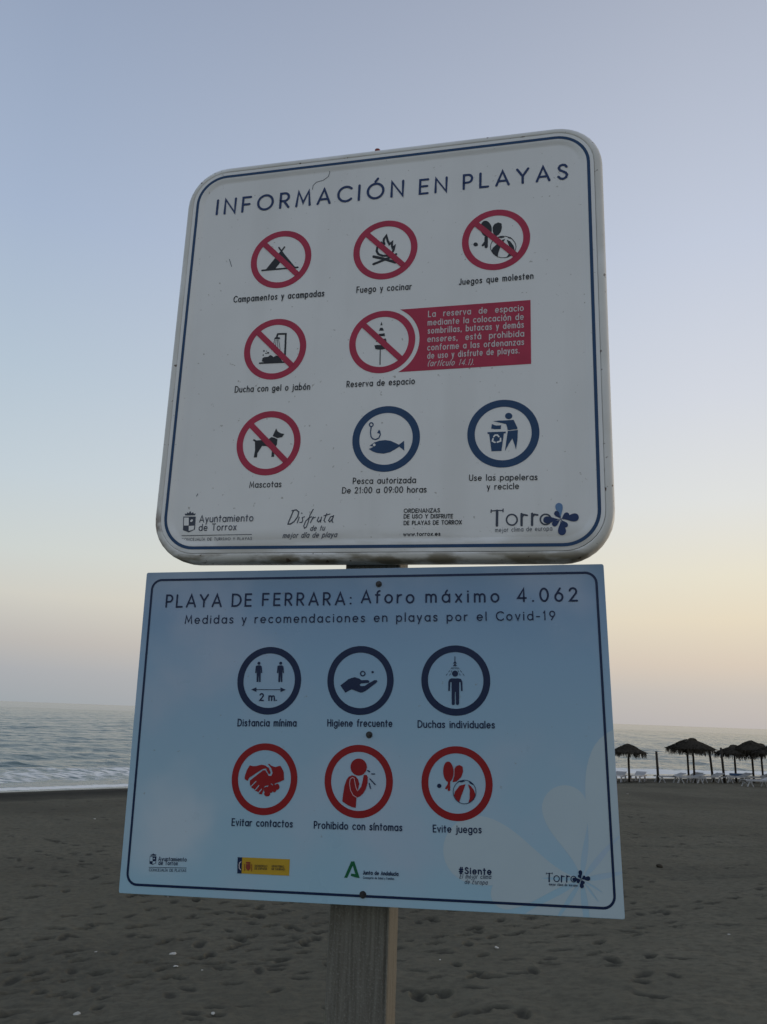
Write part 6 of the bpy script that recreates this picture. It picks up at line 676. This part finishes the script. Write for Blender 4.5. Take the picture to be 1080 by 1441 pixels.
# --- notice: thin aluminium sheet with print
HW, HH = .5, .332
V, F = ring_loops([[(a, b, -.0034) for a, b in rrect(HH, HW, .004, 4)], [(a, b, -.0006) for a, b in rrect(HH, HW, .004, 4)], [(a, b, 0) for a, b in rrect(HH-.0006, HW-.0006, .004, 4)]], True, True)
link('panel', mesh('panel', V, F), MT['skyprint'], NOTE)
P = Print(.0006); q = rrect(.3145, .4838, .022, 10); P.stroke(q+[q[0]], .0048); P.obj('border_line', MT['navy2'], NOTE)
def clip(poly_):
    for ax, sg, lim in ((0, 1, HW-.001), (0, -1, HW-.001), (1, 1, HH-.001), (1, -1, HH-.001)):
        out = []
        for i in range(len(poly_)):
            a, b = poly_[i-1], poly_[i]; ia, ib = a[ax]*sg <= lim, b[ax]*sg <= lim
            if ia != ib:
                t = (lim*sg-a[ax])/(b[ax]-a[ax]); out.append((a[0]+(b[0]-a[0])*t, a[1]+(b[1]-a[1])*t))
            if ib: out.append(b)
        poly_ = out
        if not poly_: return []
    return poly_
for i, pt in enumerate(SHAPES['big'][1]):
    pc = clip([tuple(v) for v in pt])
    if len(pc) > 2:
        P = Print(.00012+.00003*i); P.poly(pc, .00012+.00003*i); P.obj('printed_petal', MT['petal'], NOTE)
draw('coat_of_arms', 'coat2', .0006, 'navy2'); t2 = draw('town_logo', 'torro2', .0008, 'navy2'); draw('flower_emblem', 'flower2', .0011, 'navy2', t2)
draw('government_badge', 'gob', .0006, None, None, 'yellow badge with a dark strip and a small crest'); draw('junta_logo', 'junta', .0006, None, None, 'green letter A logo')
for (bx, by) in SHAPES['bolts'][1]:
    mb = MB(); mb.tube([(bx, by, 0), (bx, by, .0012)], .0068, 16); mb.tube([(bx, by, .001), (bx, by, .0055)], [.0044, .004], 6); mb.tube([(bx, by, .005), (bx, by, .008)], .0024, 8)
    mb.obj('bolt', MT['steel'], NOTE)
for zz in (.25, -.25):
    mb = MB(); mb.box(-.11, .13, zz-.018, zz+.018, -.0555, -.0515); mb.box(-.11, -.106, zz-.018, zz+.018, -.0515, -.004); mb.box(.126, .13, zz-.018, zz+.018, -.0515, -.004); mb.obj('bracket', MT['steel'], NOTE)
# ------------------------------------------------------------------ parasols, poles, loungers
def gz(x_, y_): return float(ground(np.array(x_), np.array(y_)))
def parasol(label, x_, y_, dia, hgt, seed, cap_round=True, lean=(0, 0)):
    rr = random.Random(seed); g0 = gz(x_, y_)
    root = empty('thatched_parasol', Matrix.Translation((x_, y_, g0))); tag(root, label, 'parasol', 'palm-thatch parasols along the shore')
    eave = hgt*.76; R_ = dia/2; top = Vector((lean[0], lean[1], hgt))
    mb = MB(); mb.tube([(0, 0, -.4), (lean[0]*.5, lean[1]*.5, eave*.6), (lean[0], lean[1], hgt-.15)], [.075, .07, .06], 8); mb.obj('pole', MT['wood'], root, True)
    mb = MB(); n = 40; rings = []; pz = [1, .97, .83, .58, .32, .12] if cap_round else [1, .93, .72, .45, .22, .04]
    for k, (t, zf) in enumerate(((0.03, pz[0]), (.12, pz[1]), (.3, pz[2]), (.55, pz[3]), (.8, pz[4]), (1, pz[5]), (.96, pz[5]-.1), (.75, pz[4]-.1), (.4, pz[3]-.1), (.05, .85))):
        rings.append([(lean[0]+R_*t*math.cos(2*math.pi*i/n)*(1+.03*math.sin(i*2.3)+rr.uniform(-.02, .02)), lean[1]+R_*t*math.sin(2*math.pi*i/n)*(1+rr.uniform(-.02, .02)), eave+(hgt-eave)*zf+rr.uniform(-.02, .02)) for i in range(n)])
    V_, F_ = ring_loops(rings, False, True); F_.append(tuple(range(n))); mb.add(V_, [f[::-1] for f in F_])
    for k in range(1300):
        a = rr.uniform(0, 2*math.pi); t = rr.random()**.5; L_ = rr.uniform(.22, .42) if t < .92 else rr.uniform(.25, .5)
        zf = np.interp(t, [0, .12, .3, .55, .8, 1], pz); p0 = Vector((lean[0]+R_*t*math.cos(a), lean[1]+R_*t*math.sin(a), eave+(hgt-eave)*zf+.03))
        if t > .9: d = Vector((math.cos(a)*.25, math.sin(a)*.25, -1))
        else: d = Vector((math.cos(a), math.sin(a), -(hgt-eave)/R_*.85))
        d = d.normalized()*L_*(dia/2.6); sd_ = Vector((-math.sin(a), math.cos(a), 0))*rr.uniform(.02, .04); d += sd_*rr.uniform(-1, 1)
        mb.add([p0-sd_, p0+sd_, p0+d+sd_*.3+Vector((0, 0, rr.uniform(0, .02))), p0+d-sd_*.3], [(0, 1, 2, 3)])
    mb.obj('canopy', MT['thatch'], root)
    if cap_round:
        mb = MB(); mb.tube([(lean[0], lean[1], hgt-.12), (lean[0], lean[1], hgt+.0), (lean[0], lean[1], hgt+.1), (lean[0], lean[1], hgt+.13)], [.36, .30, .2, .06], 12); mb.obj('cap', MT['thatch'], root)
    for i in range(6):
        a = i*math.pi/3+rr.uniform(-.1, .1); mb = MB(); mb.tube([(lean[0], lean[1], hgt-.35), (lean[0]+R_*.9*math.cos(a), lean[1]+R_*.9*math.sin(a), eave+.05)], .025, 5); mb.obj('rib', MT['wood'], root)
    return root
parasol('small lone thatched parasol standing nearest the signs, left of the bare pole', 15.9, 51.0, 2.15, 2.28, 1, False)
parasol('thatched parasol with a round cap, in front of its twin left of the leaning pole', 20.6, 52.6, 2.7, 2.6, 2)
parasol('thatched parasol half hidden behind the round-capped one, poking out to its left', 21.0, 54.6, 2.7, 2.66, 3, False)
parasol('low thatched parasol standing just behind the tall front pole', 24.25, 54.8, 2.45, 2.25, 4)
parasol('tall pointed thatched parasol in the middle of the right-hand group', 25.25, 54.4, 2.45, 2.66, 5, False)
parasol('thatched parasol cut off by the right edge of the picture', 25.95, 52.8, 2.75, 2.42, 6, False)
parasol('dark thatched parasol hidden behind the pointed one at the far right', 27.3, 57.4, 2.4, 2.4, 7)
def pole(label, x_, y_, h, dx=0):
    mb = MB(); mb.tube([(0, 0, -.3), (dx*.5, 0, h*.5), (dx, 0, h)], [.085, .075, .07], 9); o_ = mb.obj('wooden_pole', MT['wood'], None, True); o_.location = (x_, y_, gz(x_, y_)); tag(o_, label, 'pole', 'bare wooden poles by the parasols')
pole('bare wooden pole standing alone between the small parasol and the capped pair', 17.75, 51.1, 1.85, -.05)
pole('thin wooden pole leaning left under the right eave of the capped parasol', 22.75, 54.9, 2.0, -.14)
pole('tall front wooden pole rising above the left eave of the right-hand parasol group', 22.7, 53.0, 2.15, -.1)
def build_lounger():
    root = empty('sun_lounger', Matrix.Identity(4)); L_, W_ = 1.9, .66
    for sy in (-1, 1):
        mb = MB(); yy = sy*(W_/2-.03); mb.bar((-.95, yy, .33), (.3, yy, .33), .05, .06); mb.bar((.3, yy, .33), (.95, yy, .33), .05, .06); mb.obj('side_rail', MT['plastic'], root)
    for xx in (-.7, .55):
        for sy in (-1, 1):
            yy = sy*(W_/2-.05); mb = MB(); mb.bar((xx-.02, yy, .32), (xx-.2, yy, -.03), .055, .05); mb.obj('leg', MT['plastic'], root)
            mb = MB(); mb.bar((xx+.02, yy, .32), (xx+.2, yy, -.03), .055, .05); mb.obj('leg', MT['plastic'], root)
    mb = MB()
    for k in range(13):
        x0 = -.93+k*.098; mb.box(x0, x0+.08, -W_/2+.05, W_/2-.05, .355, .372)
    mb.obj('bed', MT['plastic'], root)
    Mb = Matrix.Translation((.36, 0, .36)) @ Matrix.Rotation(-math.radians(18), 4, 'Y'); mb = MB()
    for k in range(6): mb.box(k*.1, k*.1+.082, -W_/2+.05, W_/2-.05, 0, .02, Mb)
    mb.box(0, .6, -W_/2+.02, -W_/2+.05, -.01, .03, Mb); mb.box(0, .6, W_/2-.05, W_/2-.02, -.01, .03, Mb); mb.obj('backrest', MT['plastic'], root)
    return root
proto = build_lounger(); kids = list(proto.children)
LG = [(15.35, 51.3, 62, 'left white lounger under the small lone parasol'), (16.75, 51.9, 58, 'right white lounger beside the small lone parasol'),
      (18.6, 51.4, 8, 'low white lounger just right of the lone bare pole'), (19.6, 50.9, 5, 'white lounger with splayed legs in front of the capped parasol'), (20.3, 52.4, 35, 'white lounger right under the capped parasol'),
      (21.6, 52.6, 20, 'white lounger reaching the leaning pole'), (23.5, 53.0, 12, 'white lounger just right of the tall front pole'), (24.3, 54.6, 15, 'white lounger behind, under the low parasol'), (25.0, 53.4, 4, 'white lounger under the pointed parasol'),
      (22.95, 48.9, 8, 'nearest white lounger at the right edge of the picture'), (14.1, 50.9, 50, 'dark-looking lounger beside the notice edge, left of the small parasol')]
for i, (x_, y_, rz, lab) in enumerate(LG):
    if i == 0: r_ = proto
    else:
        r_ = proto.copy(); COL.objects.link(r_)
        for ch in kids:
            c_ = ch.copy(); COL.objects.link(c_); c_.parent = r_
    r_.matrix_world = Matrix.Translation((x_, y_, gz(x_, y_)+.02)) @ Matrix.Rotation(math.radians(rz), 4, 'Z'); tag(r_, lab, 'lounger', 'white sun loungers under the parasols')
mb = MB(); mb.box(-.45, .45, -.28, .28, 0, .12); o_ = mb.obj('folded_cushion', MT['cushion']); o_.location = (24.3, 54.6, gz(24.3, 54.6)+.40); tag(o_, 'dark blue folded cushion lying on the lounger under the low parasol', 'cushion')
# ------------------------------------------------------------------ litter on the sand
dg = bpy.context.evaluated_depsgraph_get()
LT = [(-2.55, 7.83, .055, 'white pebble or shell lying nearest the lower left corner'), (-2.28, 10.2, .07, 'flat white scrap in the sand left of the post, farther one'), (-2.09, 9.55, .05, 'small pale scrap just below the flat white one'),
      (-1.3, 7.56, .035, 'pale scrap at the bottom edge left of the post'), (-1.78, 9.45, .022, 'tiny white fleck right of the two pale scraps'), (1.52, 10.14, .055, 'bright white scrap right of the post'),
      (-3.22, 10.31, .03, 'tiny white fleck among the left footprints'), (1.03, 8.51, .03, 'small pale fleck right of the post near the footprints'), (.81, 9.61, .02, 'tiny fleck beside the footprints right of the post'),
      (4.24, 10.08, .03, 'pale fleck on the smooth sand at the far right'), (-8.2, 24.7, .07, 'white fleck far up the beach on the left'), (-3.27, 13.86, .03, 'white fleck just under the notice, bottom left corner'), (12.2, 39.5, .10, 'pale fleck below the small lone parasol')]
for i, (x_, y_, s_, lab) in enumerate(LT):
    rr = random.Random(i); bm = bmesh.new(); bmesh.ops.create_icosphere(bm, subdivisions=2, radius=s_)
    s_ *= .5
    for v in bm.verts: v.co *= .5; v.co.z *= .3; v.co.x *= 1.25; v.co += Vector((rr.uniform(-1, 1), rr.uniform(-1, 1), rr.uniform(-1, 1)))*s_*.13
    me = bpy.data.meshes.new('pale_scrap'); bm.to_mesh(me); bm.free(); o_ = link('pale_scrap', me, MT['litter'])
    hit = bpy.data.objects['beach'].ray_cast(Vector((x_, y_, 6)), Vector((0, 0, -1))); zz = hit[1].z if hit[0] else gz(x_, y_)
    o_.location = (x_, y_, zz+s_*.18); o_.rotation_euler = (rr.uniform(-.2, .2), rr.uniform(-.2, .2), rr.uniform(0, 3)); tag(o_, lab, 'scrap', 'pale scraps scattered on the sand')
bm = bmesh.new(); bmesh.ops.create_icosphere(bm, subdivisions=2, radius=.07)
for v in bm.verts: v.co.z *= .6; v.co *= 1+.25*noise.noise(v.co*20)
me = bpy.data.meshes.new('dark_stone'); bm.to_mesh(me); bm.free(); o_ = link('dark_stone', me, MT['thatch']); o_.location = (5.99, 17.43, gz(5.99, 17.43)+.03); tag(o_, 'single dark stone on the open sand right of the signs', 'stone')
